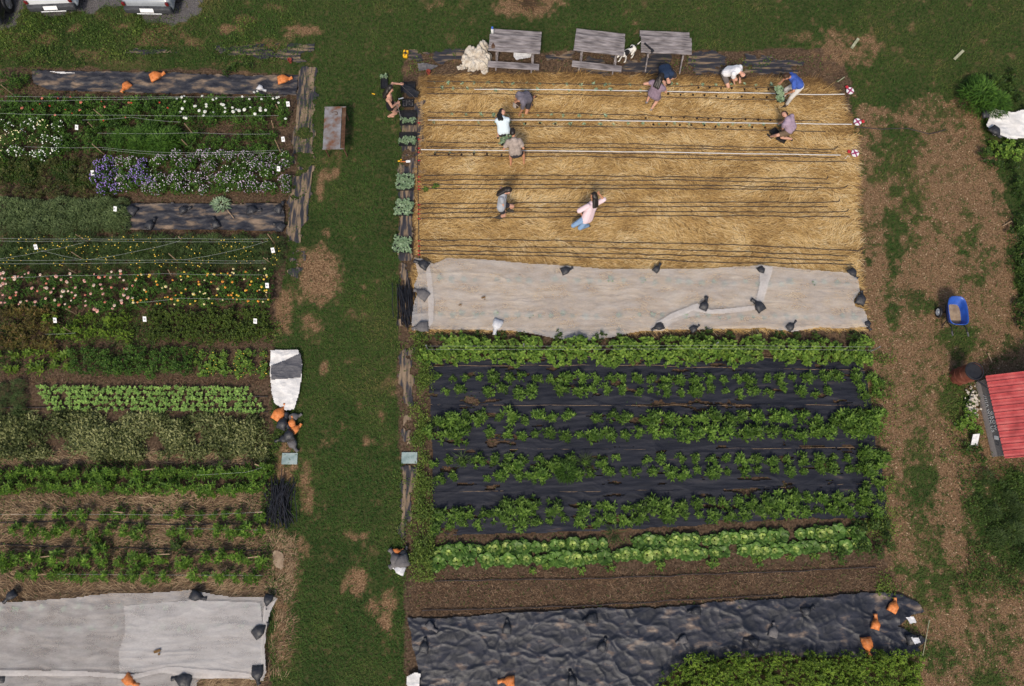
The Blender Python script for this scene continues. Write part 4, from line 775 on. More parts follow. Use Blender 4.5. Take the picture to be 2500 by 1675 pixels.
for nm, pts in DR: drip(pts, 'thin black drip hose on straw, %s down from the tables' % nm)
for pts, lb in (([(1050, 1418), (1400, 1414), (1900, 1396), (2140, 1385)], 'thin drip hose along the upper edge of the bare bed'), ([(1030, 1492), (1400, 1480), (1900, 1452)], 'thin drip hose along the tarp edge of the bare bed'), ([(0, 993), (150, 996), (655, 1006)], 'drip hose below the light green seedlings'), ([(560, 965), (655, 969)], 'short drip hose end right of the seedlings'), ([(0, 1276), (200, 1270), (420, 1282), (640, 1280)], 'drip hose between old straw rows three and four'), ([(0, 1330), (250, 1338), (640, 1344)], 'drip hose below the fourth old straw row'), ([(2085, 312), (2150, 316), (2215, 313), (2268, 327), (2310, 316)], 'loose black hose lying across the wood chip path'), ([(1018, 300), (1020, 420), (1022, 560), (1024, 640)], 'black header pipe with red fittings at the straw edge')):
    o = drip(pts, lb, .014, .05)
hdr = o
for y in (300, 340, 362, 372, 392, 432, 444, 455, 462, 500, 512, 522, 534, 588, 601, 613, 622):
    w = G(1022, y, .07); b = MB(); b.box(w, (.05, .035, .03), .3); b.tube([w, w + Vector((.07, 0, 0))], .01, 5); c = b.build('fitting', M['red']); c.parent = hdr
TP = [([(1158, 218), (1350, 219), (1570, 222), (1890, 228), (1990, 231), (2062, 230)], 'white measuring tape stretched along the top straw bed', (2072, 226)), ([(1045, 293), (1350, 293), (1700, 298), (2080, 304)], 'white measuring tape stretched along the middle planted bed', (2090, 302)), ([(1028, 366), (1350, 368), (1700, 373), (2052, 379)], 'white measuring tape stretched along the lowest planted bed', (2084, 378))]
for i, (pts, lb, rp) in enumerate(TP):
    pth = wavy(pts, .095, .002, .8); b = MB()
    for a, c in zip(pth[:-1], pth[1:]): b.bar(a, c, .029, .004)
    o = b.build('measuring_tape', M['tape']); tag(o, lb, 'tape', 'white tapes across the straw')
    p = G(*rp); r = empty('tape_reel', (p.x, p.y, .05), [.4, .0, -.2][i]); tag(r, ['white and red tape reel, red handle up, near the lawn', 'white and red tape reel between the other two', 'white and red tape reel with a loose curl of tape'][i], 'tape reel', 'open tape reels at the path')
    b = MB(); b.lathe([(.05, .04), (.135, .04), (.135, .075), (.05, .075)], 20); b.build('reel_rim', M['white'], r)
    b = MB(); [b.box((.0, 0, .06), (.28, .045, .05), k * math.pi / 3 * 1.5 + .5) for k in range(2)]; b.lathe([(.001, .1), (.045, .1), (.045, .03)], 12); b.build('spokes', M['purple'], r)
    b = MB(); d = [(-.02, .13), (.15, .02), (-.16, .02)][i]; b.rbox((d[0] * 1.35, d[1] * 1.35, .06), (.1, .12, .05), .02); b.bar((d[0] * .7, d[1] * .7, .06), (d[0] * 1.3, d[1] * 1.3, .06), .03, .03); b.build('handle', M['red'], r)
b = MB(); b.tube([G(2060, 384, .05), G(2064, 388, .06), G(2070, 380, .05), G(2074, 384, .05)], .012, 5); tag(b.build('tape_end', M['tape']), 'loose white curl of tape beside the lowest reel', 'tape')
# soil plugs and freshly set seedlings
SD = protos(bush, 'young_plant', L_['tray'], 3, R_=.03, H=.07, ns=2, k=5, L=.1, Wd=.05, el=(5, 45), tb=.55)
plug = MB(); plug.lathe([(.02, 0), (.035, .005), (.042, .055), (.03, .06), (.001, .058)], 10); plug = plug.mesh('soil_plug', M['dark_soil'])
def plugs(pts, lb):
    for px, py in pts: p = G(px, py, .05); o = link('soil_plug', plug, None, None, (p.x, p.y, .03 + float(ground_z(p.x, p.y))), R.uniform(0, 6)); o.rotation_euler.x = R.uniform(-.9, .9); o.scale = (.85, .85, 1.1); tag(o, lb, 'soil plug', 'dark soil plugs laid out on the straw')
plugs(line(1702, 215, 1876, 219, 29, 2, 1), 'dark soil plug laid above the top white tape'); plugs(line(1632, 231, 1870, 238, 29, 2, 1), 'dark soil plug laid below the top white tape')
plugs(line(1579, 287, 1880, 294, 30, 2, 1), 'dark soil plug laid above the middle white tape'); plugs(line(1285, 302, 1390, 303, 30, 2, 1) + line(1598, 304, 1868, 312, 29, 2, 1), 'dark soil plug laid below the middle white tape'); plugs(line(1062, 379, 1223, 377, 32, 2, 1), 'dark soil plug laid below the lowest white tape')
for pts, lb in ((line(1062, 200, 1480, 208, 31, 3, 2) + line(1490, 208, 1640, 206, 38, 3, 2), 'fresh grey green seedling in the row nearest the tables'), (line(1075, 217, 1560, 222, 33, 5, 2), 'fresh grey green seedling along the top white tape'), (line(1620, 207, 1880, 207, 30, 3, 2), 'fresh seedling standing above a soil plug near the tables'), (line(1105, 277, 1480, 285, 34, 3, 2), 'fresh seedling in the upper line of the middle bed'), (line(1062, 299, 1900, 306, 36, 3, 2, .1), 'fresh seedling just below the middle white tape')):
    row('young_plant', SD, pts, .05, (.7, 1.15), lb, 'seedling', 'seedlings set in the straw')
for px, py in ((1062, 374), (1097, 374), (1158, 374), (1192, 374)): row('young_plant', SD, [(px, py)], .05, (.5, .7), 'tiny seedling beside the lowest white tape', 'seedling', 'seedlings set in the straw')
# stakes with twine in the left plot
stakes = [((265, 297), .75), ((480, 338), .85), ((687, 376), .8), ((258, 379), .75), ((238, 322), .6), ((684, 277), .55), ((219, 593), .7), ((671, 595), .65), ((436, 640), .6), ((665, 645), .65), ((208, 637), .6), ((453, 593), .4), ((418, 673), .35), ((655, 680), .35), ((188, 668), .35), ((657, 733), .5), ((188, 768), .5), ((183, 817), .6), ((40, 238), .7), ((16, 305), .7), ((668, 312), .4), ((465, 362), .5), ((655, 640), .3)]
def dropline(px, py, h):
    p = G(px, py); return Vector((p.x + R.uniform(-.08, .08), p.y + R.uniform(-.06, .06), h * 1.12))
for i, ((px, py), h) in enumerate(stakes):
    b = MB(); a = G(px, py); b.bar(a, dropline(px, py, h), .028, .028); tag(b.build('garden_stake', M['stake']), 'wooden garden stake standing among the left flower rows', 'stake', 'wooden stakes in the flower plot')
tw = [('upper string of the white dahlia row', [(12, 235), (440, 236), (700, 234)], .9), ('loose second string of the white dahlia row', [(-20, 246), (230, 243), (440, 238)], .8), ('lower string of the white dahlia row', [(-20, 276), (300, 281), (680, 282)], .85), ('slack string below the white dahlias', [(200, 293), (320, 286), (440, 298)], .6), ('string over the feathery bushes', [(238, 325), (480, 324), (660, 327)], .7), ('upper string above the violet flowers', [(60, 358), (250, 360), (420, 373), (690, 366)], .8), ('lower string above the violet flowers', [(250, 364), (400, 378), (660, 372)], .7),
      ('upper string of the wispy row', [(-20, 581), (200, 583), (440, 582), (656, 583)], .8), ('second string of the wispy row', [(-20, 588), (220, 588), (640, 590)], .7), ('lower string of the wispy row', [(-20, 635), (220, 634), (440, 634), (648, 637)], .8), ('lowest string of the wispy row', [(-20, 644), (400, 640), (650, 642)], .7), ('slanting string crossing the wispy row from bottom to top', [(0, 632), (110, 612), (205, 592)], .75), ('slanting string crossing the left half of the wispy row', [(100, 612), (200, 634)], .75), ('long slanting string in the middle of the wispy row', [(215, 634), (340, 612), (440, 588)], .75), ('long slanting string at the right of the wispy row', [(450, 634), (560, 614), (655, 588)], .75),
      ('string above the zinnias', [(-10, 679), (130, 673), (400, 668), (640, 671)], .75), ('string below the zinnias', [(320, 740), (440, 728), (655, 730)], .7), ('string in front of the reddish plants', [(110, 816), (184, 813)], .6), ('string along the first old straw row', [(480, 1160), (600, 1153), (640, 1141)], .5), ('string along the third old straw row', [(0, 1256), (300, 1256), (480, 1258), (640, 1250)], .35), ('string along the sixth old straw row', [(140, 1402), (400, 1404), (640, 1405)], .35), ('string along the fourth old straw row', [(440, 1290), (640, 1294)], .35)]
for lb, pts, z in tw:
    pth = [G(px, py, z) for px, py in pts]; b = MB()
    q = []
    for a, c in zip(pth[:-1], pth[1:]):
        n = max(2, int((c - a).length / .5)); q += [a.lerp(c, t / n) - Vector((0, 0, .05 * math.sin(math.pi * t / n))) for t in range(n)]
    b.tube(q + [pth[-1]], .0025, 4); tag(b.build('garden_twine', M['twine']), 'thin pale ' + lb, 'twine')
for a, bb, lb in (((97, 1361), (133, 1356), 'flat wooden stake at the left of the fifth straw row'), ((383, 1354), (414, 1353), 'flat wooden stake in the middle of the fifth straw row'), ((605, 1362), (630, 1359), 'flat wooden stake at the right of the fifth straw row'), ((75, 1406), (112, 1402), 'flat wooden stake in the sixth straw row'), ((622, 1251), (640, 1250), 'short wooden stake end of the third straw row'), ((345, 1148), (378, 1145), 'short pale stake in the first straw row'), ((622, 1133), (641, 1141), 'pale stake tip at the end of the first straw row'), ((340, 1215), (368, 1213), 'short pale stake under the second straw row'), ((10, 1257), (45, 1255), 'pale stake at the left of the third straw row'), ((276, 1249), (300, 1252), 'small stake in the third straw row')):
    b = MB(); p1 = G(*a, .35); p2 = G(*bb, .3); b.bar(p1, p2, .03, .025); b.bar((p2.x, p2.y, 0), p2, .025, .025); tag(b.build('wooden_stake', M['stake']), lb, 'stake')
# wire posts of the vine row
for (bx, by), h, lb in (((1046, 856), .7, 'grey metal post at the left end of the vine wires'), ((1278, 850), .55, 'grey metal post inside the vine row'), ((1738, 850), .75, 'grey metal post in the right half of the vine row'), ((2117, 862), .85, 'grey metal post at the path end of the vine wires')):
    b = MB(); a = G(bx, by); b.tube([a, a + Vector((0, 0, h))], .02, 8); o = b.build('metal_post', M['rim']); tag(o, lb, 'post')
for y, lb in ((845, 'upper thin wire strung over the vine row'), (853, 'lower thin wire strung over the vine row')):
    b = MB(); b.tube([G(1046, y, .6), G(1400, y, .5), G(1738, y - 2, .58), G(2130, y + 2, .6)], .0022, 4); tag(b.build('wire', M['twine']), lb, 'wire')
# small white plant labels on sticks
for i, (px, py, h, lb) in enumerate([(703, 254, .5, 'at the right end of the white dahlia row'), (691, 340, .5, 'right of the gap beside the feathery bushes'), (680, 412, .5, 'at the right end of the mauve flowers'), (226, 422, .5, 'left of the violet flowers'), (281, 510, .5, 'between grey feathery plants and black plastic'), (87, 603, .5, 'at the left of the wispy row'), (666, 611, .5, 'at the right end of the wispy row'), (652, 697, .5, 'at the right end of the zinnia row'), (134, 782, .5, 'between reddish and yellow green plants'), (353, 779, .5, 'left of the dense herb block'), (623, 784, .5, 'right of the dense herb block'), (187, 311, .5, 'half hidden between the daisies and feathery bushes')]):
    p = G(px, py, h); o = empty('plant_label', (p.x, p.y, 0), R.uniform(-.25, .25)); tag(o, 'white plant label card ' + lb, 'plant label', 'white label cards in the flower plot')
    b = MB(); b.rbox((0, 0, h), (.115, .006, .17), .002, 1, rot=Matrix.Rotation(-1.1, 3, 'X')); c = b.build('card', M['white'], o)
    b = MB(); [b.box((R.uniform(-.012, .012), -.03 + .028 * k, h + .022 + .0135 * k), (.06, .011, .002), rot=Matrix.Rotation(.47, 3, 'X')) for k in (0, 1)]; b.build('scribble', M['ink'], c)
    b = MB(); b.tube([(0, 0, 0), (0, 0, h)], .006, 5); b.build('stick', M['stake'], o)

# ------------------------------------------------------------------ sandbags
def bag_mesh(seed, mats, ln=.42, wd=.3, neck=.16):
    g = random.Random(seed); b = MB(); n, m = 12, 14; V = []
    for i in range(n + 1):                                # along the bag, x from the flat end to the neck
        t = i / n; w = wd / 2 * (1 - .12 * t) * (1 - smooth(.5, 1, t) * .78); h = .085 * math.sin(math.pi * min(1, .12 + .82 * t)) ** .6 + .012
        for k in range(m):
            a = 2 * math.pi * k / m; c, s = math.cos(a), math.sin(a)
            x = -ln / 2 + ln * float(t) + (.03 * abs(c) if i == 0 else 0) * -1
            q = 1 + .09 * math.sin(5 * a + seed + 3 * t) * float(t) + g.uniform(-.05, .05)
            V.append((x, float(w) * math.copysign(abs(c) ** .7, c) * q, h + h * math.copysign(abs(s) ** .8, s) * q))
    b.add(V, [(i * m + k, i * m + (k + 1) % m, (i + 1) * m + (k + 1) % m, (i + 1) * m + k) for i in range(n) for k in range(m)] + [tuple(range(m - 1, -1, -1)), tuple(range(n * m, n * m + m))])
    b2 = MB(); b2.tube([(ln / 2 - .05, 0, .045), (ln / 2 + neck * .12, .0, .04), (ln / 2 + neck * .36, .02, .042), (ln / 2 + neck * .62, .03, .035)], [.07, .05, .056, .07], 9)
    return b.mesh('sandbag', mats, True), b2.mesh('tied_neck', mats, True)
BAGS = {c: [bag_mesh(i + 3, M[m], l, w, nk) for i, (l, w, nk) in enumerate(((.36, .30, .16), (.32, .27, .2), (.42, .34, .12)))] for c, m in (('o', 'orange'), ('k', 'black_bag'), ('g', 'grey_bag'), ('w', 'white_bag'))}
def bag(px, py, ang, c, lb, z=.03, sc=1., v=None, grp=None, tilt=0):
    a, n = R.choice(BAGS[c]) if v is None else BAGS[c][v]; p = G(px, py, z + .05)
    o = link('sandbag', a, None, None, (p.x, p.y, z), math.radians(ang)); o.scale = (sc, sc, sc); o.rotation_euler.y = tilt
    link('tied_neck', n, None, o); tag(o, lb, 'sandbag', grp)
KB = 'black sandbags'
for px, py, ang, c, lb, sc in [
    (383, 186, 25, 'o', 'orange sandbag on the dusty plastic, neck pointing up right', 1.1), (308, 212, 230, 'o', 'orange sandbag slumped at the lower edge of the dusty plastic', 1), (694, 194, 12, 'o', 'orange sandbag at the right end of the dusty plastic', 1.05), (637, 216, 330, 'w', 'whitish sandbag on the dusty plastic beside white dahlias', .8),
    (320, 512, 150, 'k', 'black bag at the left end of the small black sheet', 1), (450, 512, 20, 'k', 'black bag at the top middle of the small black sheet', .9), (618, 514, 0, 'k', 'flat black bag right of the cut stalk', 1.1), (368, 548, 60, 'k', 'black bag at the lower left of the small black sheet', 1), (527, 546, 110, 'k', 'black bag below the cut stalk', 1), (682, 508, 60, 'k', 'black bag at the upper right corner of the small sheet', 1), (682, 552, 150, 'k', 'black bag at the lower right corner of the small sheet', .9),
    (1032, 646, 150, 'k', 'black sandbag on the upper left corner of the row cover', 1.2), (1030, 718, 145, 'g', 'dusty grey sandbag on the left edge of the row cover', 1.1), (1028, 799, 185, 'g', 'dusty grey sandbag on the lower left corner of the row cover', 1.1), (1383, 660, 20, 'k', 'compact black sandbag on the cover edge right of the pink shirt person', .85), (1604, 656, 50, 'k', 'black sandbag on the top cover edge with neck pointing up right', .85), (1859, 661, -60, 'k', 'black sandbag at the top of the bright cover overlap', .9), (2082, 667, -60, 'k', 'black sandbag on the upper right cover corner', .9), (2101, 729, 70, 'k', 'black sandbag in the notch of the right cover end', 1), (2118, 792, -70, 'k', 'black sandbag below the right cover end', .8),
    (1719, 746, 65, 'k', 'black sandbag in the middle of the cover, neck pointing up', 1.15), (1851, 747, 125, 'k', 'black sandbag in the middle of the cover, neck up left', 1.15), (1607, 798, 200, 'k', 'black sandbag at the lower cover edge among leaves', .95), (1695, 802, 30, 'k', 'black sandbag half buried at the lower cover edge', .8), (1930, 797, 40, 'k', 'black sandbag on the lower right edge of the cover', 1),
    (27, 1455, 220, 'k', 'black sandbag at the top left of the bottom left cover', 1), (482, 1455, -20, 'k', 'black sandbag at the top middle of the bottom left cover', 1.1), (655, 1466, -100, 'k', 'black sandbag at the upper right of the bottom left cover', .95), (636, 1538, 40, 'k', 'black sandbag on the right edge of the bottom left cover', 1.1), (630, 1645, -85, 'k', 'black sandbag at the lower right corner of the bottom left cover', 1.1), (4, 1657, 180, 'k', 'black sandbag cut off by the left picture edge', 1), (447, 1659, 170, 'k', 'black sandbag on the bottom edge of the bottom left cover', 1.2), (318, 1661, -35, 'o', 'orange sandbag on the bottom edge of the bottom left cover', 1.15),
    (1052, 1530, -40, 'g', 'dusty bag at the upper left tarp corner', 1), (1036, 1578, 80, 'k', 'dark bag on the left tarp edge', 1), (1238, 1532, 85, 'k', 'black bag on the tarp with neck at its upper edge', .95), (1442, 1511, 190, 'k', 'black bag in the tarp folds below the bare bed', 1.05), (1472, 1576, 60, 'k', 'black bag in the middle of the tarp', 1), (1396, 1660, 95, 'k', 'black bag at the bottom edge of the tarp', 1.1), (1697, 1492, 180, 'k', 'dusty black bag near the tarp top edge', 1), (1665, 1563, 200, 'g', 'round grey bag in the lower tarp middle', .9), (1888, 1540, 75, 'g', 'grey bag with long neck in the right half of the tarp', 1), (1838, 1567, 160, 'k', 'black bag beside the long necked grey bag', 1), (1970, 1491, 20, 'k', 'flat dark bag below the tarp top edge at right', 1.1), (1240, 1662, 180, 'o', 'orange sandbag at the bottom edge of the tarp', 1.1), (2181, 1479, 62, 'o', 'round orange sandbag nearest the upper right tarp corner', .9), (2137, 1522, 75, 'o', 'orange sandbag in the middle of the right tarp end', 1.), (2116, 1575, -85, 'o', 'orange sandbag at the lower right of the tarp, neck down', 1.15), (2230, 1560, 10, 'k', 'black bag among white scraps at the tarp end', 1.1),
    (2430, 322, -55, 'k', 'black sandbag with red tie on the white sheet', 1), (2404, 277, 100, 'k', 'black sandbag on the corner of the white sheet', .9)]:
    on_cover = 'cover' in lb; on_tarp = 'tarp' in lb
    bag(px, py, ang, c, lb, .29 if 'white sheet' in lb else .14 if on_cover else .08 if on_tarp else .07, sc * (.82 if on_tarp and c in 'kg' else .95))
for px, py, ang, c, z, lb, sc in [(684, 1009, 60, 'o', .05, 'orange bag at the top left of the bag heap', 1.15), (720, 1018, 20, 'g', .06, 'grey bag at the top right of the bag heap', .8), (692, 1033, 70, 'k', .14, 'black bag over the upper orange bag in the heap', 1.2), (713, 1031, 90, 'o', .15, 'bright orange bag wedged in the middle of the heap', .7), (722, 1047, 40, 'o', .1, 'orange bag sticking out right of the heap', .8), (707, 1060, 100, 'k', .16, 'large dark bag in the lower middle of the heap', 1.15), (692, 1072, 190, 'k', .07, 'dark bag at the lower left of the heap', .95), (716, 1086, -60, 'g', .05, 'grey bag at the bottom of the heap', .95),
      (966, 1364, 120, 'g', .05, 'grey bag at the upper left of the small heap beside the lawn', 1.2), (978, 1372, 200, 'g', .08, 'dusty grey bag on top of the small heap beside the lawn', 1.3), (974, 1390, 160, 'w', .04, 'whitish bag at the bottom of the small heap', .95), (970, 1346, 10, 'o', .04, 'orange bag peeking out of the top of the small heap', .7), (986, 1350, 60, 'k', .04, 'black bag at the top of the small heap', .8)]:
    bag(px, py, ang, c, lb, z, sc)
bag(1213, 796, 250, 'w', 'crumpled white plastic bag on the lower edge of the row cover', .13, 1.1)
# pipe bundles
def pipes(P, n, ln, spread, lb, z0=.03, dirn=(0, 1)):
    p = G(*P); d = Vector((*dirn, 0)).normalized(); s = Vector((d.y, -d.x, 0)); b = MB()
    for i in range(n):
        a = R.gauss(0, spread); q = p + s * R.gauss(0, .16) + d * R.gauss(0, .12); dd = (d + s * a).normalized(); L = ln * R.uniform(.75, 1.1)
        z = z0 + R.uniform(0, .16)
        b.tube([q - dd * L / 2 + Vector((0, 0, z)), q - dd * L * .15 + s * R.gauss(0, .03) + Vector((0, 0, z + .02)), q + dd * L * .2 + s * R.gauss(0, .03) + Vector((0, 0, z + .02)), q + dd * L / 2 + Vector((0, 0, z))], .013, 5)
    tag(b.build('pipe_bundle', M['pipe']), lb, 'pipe bundle')
pipes((684, 1225), 80, 1.3, .34, 'tangled bundle of black pipes beside the old straw rows'); pipes((994, 745), 42, 1.35, .07, 'straight bundle of black pipes left of the row cover', dirn=(-.12, 1))
b = MB()
for i in range(46):
    q = G(1290 + R.gauss(0, 10), 8 + R.gauss(0, 8)); a = R.gauss(-.6, .5); v = Vector((math.cos(a), math.sin(a), 0)) * R.uniform(.2, .5); b.tube([q - v + Vector((0, 0, .03)), q + Vector((0, 0, .1)), q + v + Vector((0, 0, .04))], .006, 4)
tag(b.build('twig_heap', M['straw_old']), 'heap of dry twigs on the bare patch at the top edge', 'twig heap')

# ------------------------------------------------------------------ trays, crates, small tools
def tray(px, py, w, h, z=.06, rz=0, lb='', fol=None, n=60, deep=.07, sc=1., m='black'):
    p = G(px, py, z); o = empty('seedling_tray', (p.x, p.y, z - .06), rz); tag(o, lb, 'seedling tray', 'seedling trays by the straw bed'); b = MB(); t = .012
    b.box((0, 0, .008 + .03), (w, h, .016))
    for sx, sy, dx, dy in ((1, 0, t, h), (-1, 0, t, h), (0, 1, w - 2 * t, t), (0, -1, w - 2 * t, t)): b.box((sx * (w - t) / 2, sy * (h - t) / 2, deep / 2 + .03), (dx, dy, deep))
    nx, ny = max(2, int(w / .1)), max(2, int(h / .1))
    for i in range(1, nx): b.box((-w / 2 + w * i / nx, 0, deep * .8 + .03), (.008, h - 2 * t, .006))
    for j in range(1, ny): b.box((0, -h / 2 + h * j / ny, deep * .8 + .026), (w - 2 * t, .008, .004))
    b.build('tray', M[m], o)
    if fol:
        x0, x1, y0, y1 = fol; g = np.random.default_rng(int(px)); P = np.stack([g.uniform(x0, x1, n) * w / 2, g.uniform(y0, y1, n) * h / 2, g.uniform(.07, .17, n)], 1)
        k = 4; P2 = np.repeat(P, k, 0); D, U = dirs(g.uniform(0, 6.28, n * k), np.radians(g.uniform(-5, 35, n * k))); Ls = g.uniform(.05, .095, n * k) * sc
        V, Fq, tt = leaves(P2, D, U, Ls, Ls * .62, np.clip(np.repeat(g.normal(.5, .16, n), k) + g.normal(0, .12, n * k), 0, 1))
        l2 = g.uniform(.04, .06, n); Vs, Fs, ts = leaves(P * np.array([1, 1, 0]) + np.array([0, 0, .05]), np.tile([[0, 0, 1.]], (n, 1)), np.tile([[0, 1., 0]], (n, 1)), P[:, 2] - .05, np.full(n, .01), np.full(n, .3), 0, 0)
        link('seedling_leaves', mesh_np('seedling_leaves', np.concatenate([V, Vs]), np.concatenate([Fq, Fs + len(V)]), np.concatenate([tt, ts])), L_['tray'], o)
    return o
tray(938, 200, .25, .54, .1, .06, 'narrow black tray with a few pale seedlings on the grass', (-.8, .8, .5, .95), 10)
tray(996, 252, .42, .3, .05, .03, 'empty tray with open square cells below the plastic sheet')
b = MB(); [b.box((-.165 + .055 * i, -.1 + .05 * j, .075), (.034, .03, .012)) for i in range(7) for j in range(5) if R.random() < .8]; tag(b.build('soil_cells', M['grey_bag'], COL.objects['seedling_tray.001']), None)
tray(996, 288, .58, .56, .08, .02, 'black tray half filled with pale seedlings beside the crouching hose', (-.9, .9, -.9, -.1), 26)
tray(995, 340, .6, .52, .08, .0, 'black tray with a dense lower half of pale seedlings', (-.98, 1, -.8, .15), 66)
tray(990, 446, .6, .58, .08, .02, 'full tray of pale seedlings below the orange trowel', (-1, 1, -.85, 1), 120)
tray(987, 508, .6, .56, .08, -.06, 'full tray of pale seedlings, middle of the three lower trays', (-1, 1, -1, 1), 120)
tray(983, 598, .6, .56, .08, -.08, 'full tray of pale seedlings nearest the row cover', (-1, 1, -1, 1), 115)
def crate(px, py, w, h, d, rz, lb, z=0):
    p = G(px, py, z + d); o = empty('crate', (p.x, p.y, z), rz); tag(o, lb, 'crate'); b = MB(); t = .015; b.box((0, 0, .01), (w, h, .02))
    b.box((0, 0, d * .6), (w - .03, h - .03, .02)); b.build('crate_floor', M['black'], o)
    for sx, sy, dx, dy in ((1, 0, t, h), (-1, 0, t, h), (0, 1, w - 2 * t, t), (0, -1, w - 2 * t, t)):
        b = MB(); b.box((sx * (w - t) / 2, sy * (h - t) / 2, d / 2 + .02), (dx, dy, d)); b.build('crate_side', M['black'], o)
    return o
crate(996, 211, .52, .36, .12, .05, 'black crate under the crumpled plastic sheet')
p = G(988, 395, .05); o = empty('hand_trowel', (p.x, p.y, .05), .05); tag(o, 'hand trowel with orange handle on the dark edging', 'trowel')
b = MB(); b.rbox((.12, 0, .01), (.16, .075, .012), .02); b.build('blade', M['white'], o); b = MB(); b.tube([(-.14, 0, .015), (.04, 0, .015)], .018, 8); b.build('handle', M['orange'], o)
b = MB(); b.box((-.2, .02, .01), (.08, .05, .02)); b.box((-.13, .07, .01), (.04, .04, .02)); tag(b.build('label_tag', M['yellow'], None, (p.x, p.y, .05)), 'small yellow tag lying beside the trowel', 'tag')
p = G(979, 242, .05); b = MB(); b.tube([(-.09, -.02, .03), (.09, .03, .03)], .02, 7); tag(b.build('watering_nozzle', M['white'], None, p), 'white hose nozzle on the grass beside the cell tray', 'nozzle')
p = G(991, 136); o = empty('power_tool', (p.x, p.y, 0), 1.45); tag(o, 'yellow and black tool standing on the grass edge', 'tool')
b = MB(); b.rbox((-.07, 0, .08), (.12, .17, .14), .03); b.rbox((.09, 0, .08), (.13, .19, .14), .03); b.build('body', M['yellow'], o); b = MB(); b.rbox((.012, 0, .09), (.05, .14, .15), .015); b.box((-.07, 0, .155), (.1, .03, .012)); b.box((.09, 0, .155), (.1, .035, .012)); b.rbox((.17, 0, .06), (.05, .1, .1), .02); b.build('grip', M['black'], o)
for px, py, lb in ((1047, 180, 'small red flower pot by the grey fabric scrap'), (710, 152, 'small red flower pot in the weeds by the plot corner')):
    p = G(px, py); o = empty('flower_pot', p); tag(o, lb, 'flower pot'); b = MB(); b.lathe([(.001, 0), (.055, 0), (.07, .14), (.07, .17), (.06, .17), (.05, .1), (.001, .1)], 16); b.build('pot', M['terracotta'], o); b = MB(); b.lathe([(.066, .15), (.08, .15), (.08, .175), (.066, .175)], 16); b.build('pot_rim', M['terracotta'], o)
p = G(912, 230); b = MB(); b.rbox((0, 0, .02), (.12, .04, .01), .004); tag(b.build('yellow_leaf', M['yellow'], None, p, -.3), 'yellow leaf lying on the grass near the crouching tray', 'leaf')
for a, c, lb in (((2079, 118), (2096, 94), 'pale wooden board in the grass nearest the straw bed'), ((2330, 145), (2352, 123), 'pale wooden board in the grass near the feathery bush'), ((2045, 200), (2062, 188), 'thin greenish stick on the straw corner'), ((2253, 1600), (2269, 1513), 'thin bamboo cane at the end of the tarp'), ((2438, 369), (2456, 350), 'brown stick leaning in the bush below the white sheet'), ((2448, 552), (2470, 540), 'light stick at the right edge of the path'), ((2490, 622), (2500, 617), 'short orange stick at the right edge of the path'), ((2422, 885), (2412, 862), 'thin pale stick on the ground above the stall')):
    b = MB(); w = .1 if 'board' in lb else .03 if 'stick' in lb else .018; b.bar(G(*a, .06), G(*c, .09), w, .02); tag(b.build('board' if 'board' in lb else 'stick', M['pale_wood' if 'board' in lb or 'green' in lb or 'cane' in lb else 'stake']), lb, 'board' if 'board' in lb else 'stick')

# ------------------------------------------------------------------ furniture
def picnic(cpx, cpy, rz, ln, lb, near=True, far=True):
    p = G(cpx, cpy, .75); o = empty('picnic_table', (p.x, p.y, 0), rz); tag(o, lb, 'picnic table', 'grey wooden picnic tables')
    b = MB(); wd = .7
    for i in range(4): b.rbox((R.uniform(-.008, .008), -wd / 2 + wd * (i + .5) / 4, .735), (ln, wd / 4 - .016, .038), .006, 1)
    b.build('tabletop', M['grey_wood'], o)
    for s, on in ((-1, near), (1, far)):
        if on: b = MB(); b.rbox((0, s * .68, .44), (ln, .26, .04), .018, 2); b.build('bench', M['grey_wood'], o)
    for e in (-1, 1):
        x = e * (ln / 2 - .28)
        for s in (-1, 1): b = MB(); b.bar((x, s * .62, 0), (x, s * .17, .71), .04, .09); b.build('leg', M['grey_wood'], o)
        b = MB(); b.bar((x + .045, -.66 if near else -.3, .395), (x + .045, .66 if far else .3, .395), .04, .09); b.bar((x + .045, -.33, .69), (x + .045, .33, .69), .04, .06); b.build('crossbeam', M['grey_wood'], o)
    return o
t1 = picnic(1257, 107, -.075, 1.86, 'picnic table with a bottle on it, beside the heap of cloth'); t2 = picnic(1464, 109, -.13, 1.80, 'middle picnic table, most tilted, next to the spotted dog'); t3 = picnic(1627, 110, -.05, 1.82, 'picnic table with a black rake head on it and no near bench', near=False)
p = G(1202, 73, .8); o = empty('bottle', (p.x, p.y, .48)); o.location = (*G(1202, 74, .62).xy, .465); tag(o, 'white bottle with blue cap on the far bench end', 'bottle'); b = MB(); b.lathe([(.001, 0), (.05, 0), (.052, .02), (.052, .2), (.02, .25), (.001, .25)], 14); b.build('bottle_body', M['white'], o, sm=True); b = MB(); b.lathe([(.001, .245), (.036, .245), (.036, .31), (.001, .31)], 12); b.build('cap', M['blue_cap'], o)
p = G(1204, 112, .76); b = MB(); b.add([(-.06, -.1, .003), (.06, -.1, .003), (.065, 0, .003), (0, .13, .003), (-.065, 0, .003), (-.06, -.1, .02), (.06, -.1, .02), (.065, 0, .02), (0, .13, .02), (-.065, 0, .02)], [(0, 1, 2, 3, 4), (5, 6, 7, 8, 9), (0, 1, 6, 5), (1, 2, 7, 6), (2, 3, 8, 7), (3, 4, 9, 8), (4, 0, 5, 9)]); tag(b.build('scraper', M['rust'], None, (p.x, p.y, .755)), 'small rust brown blade on the first tabletop', 'blade')
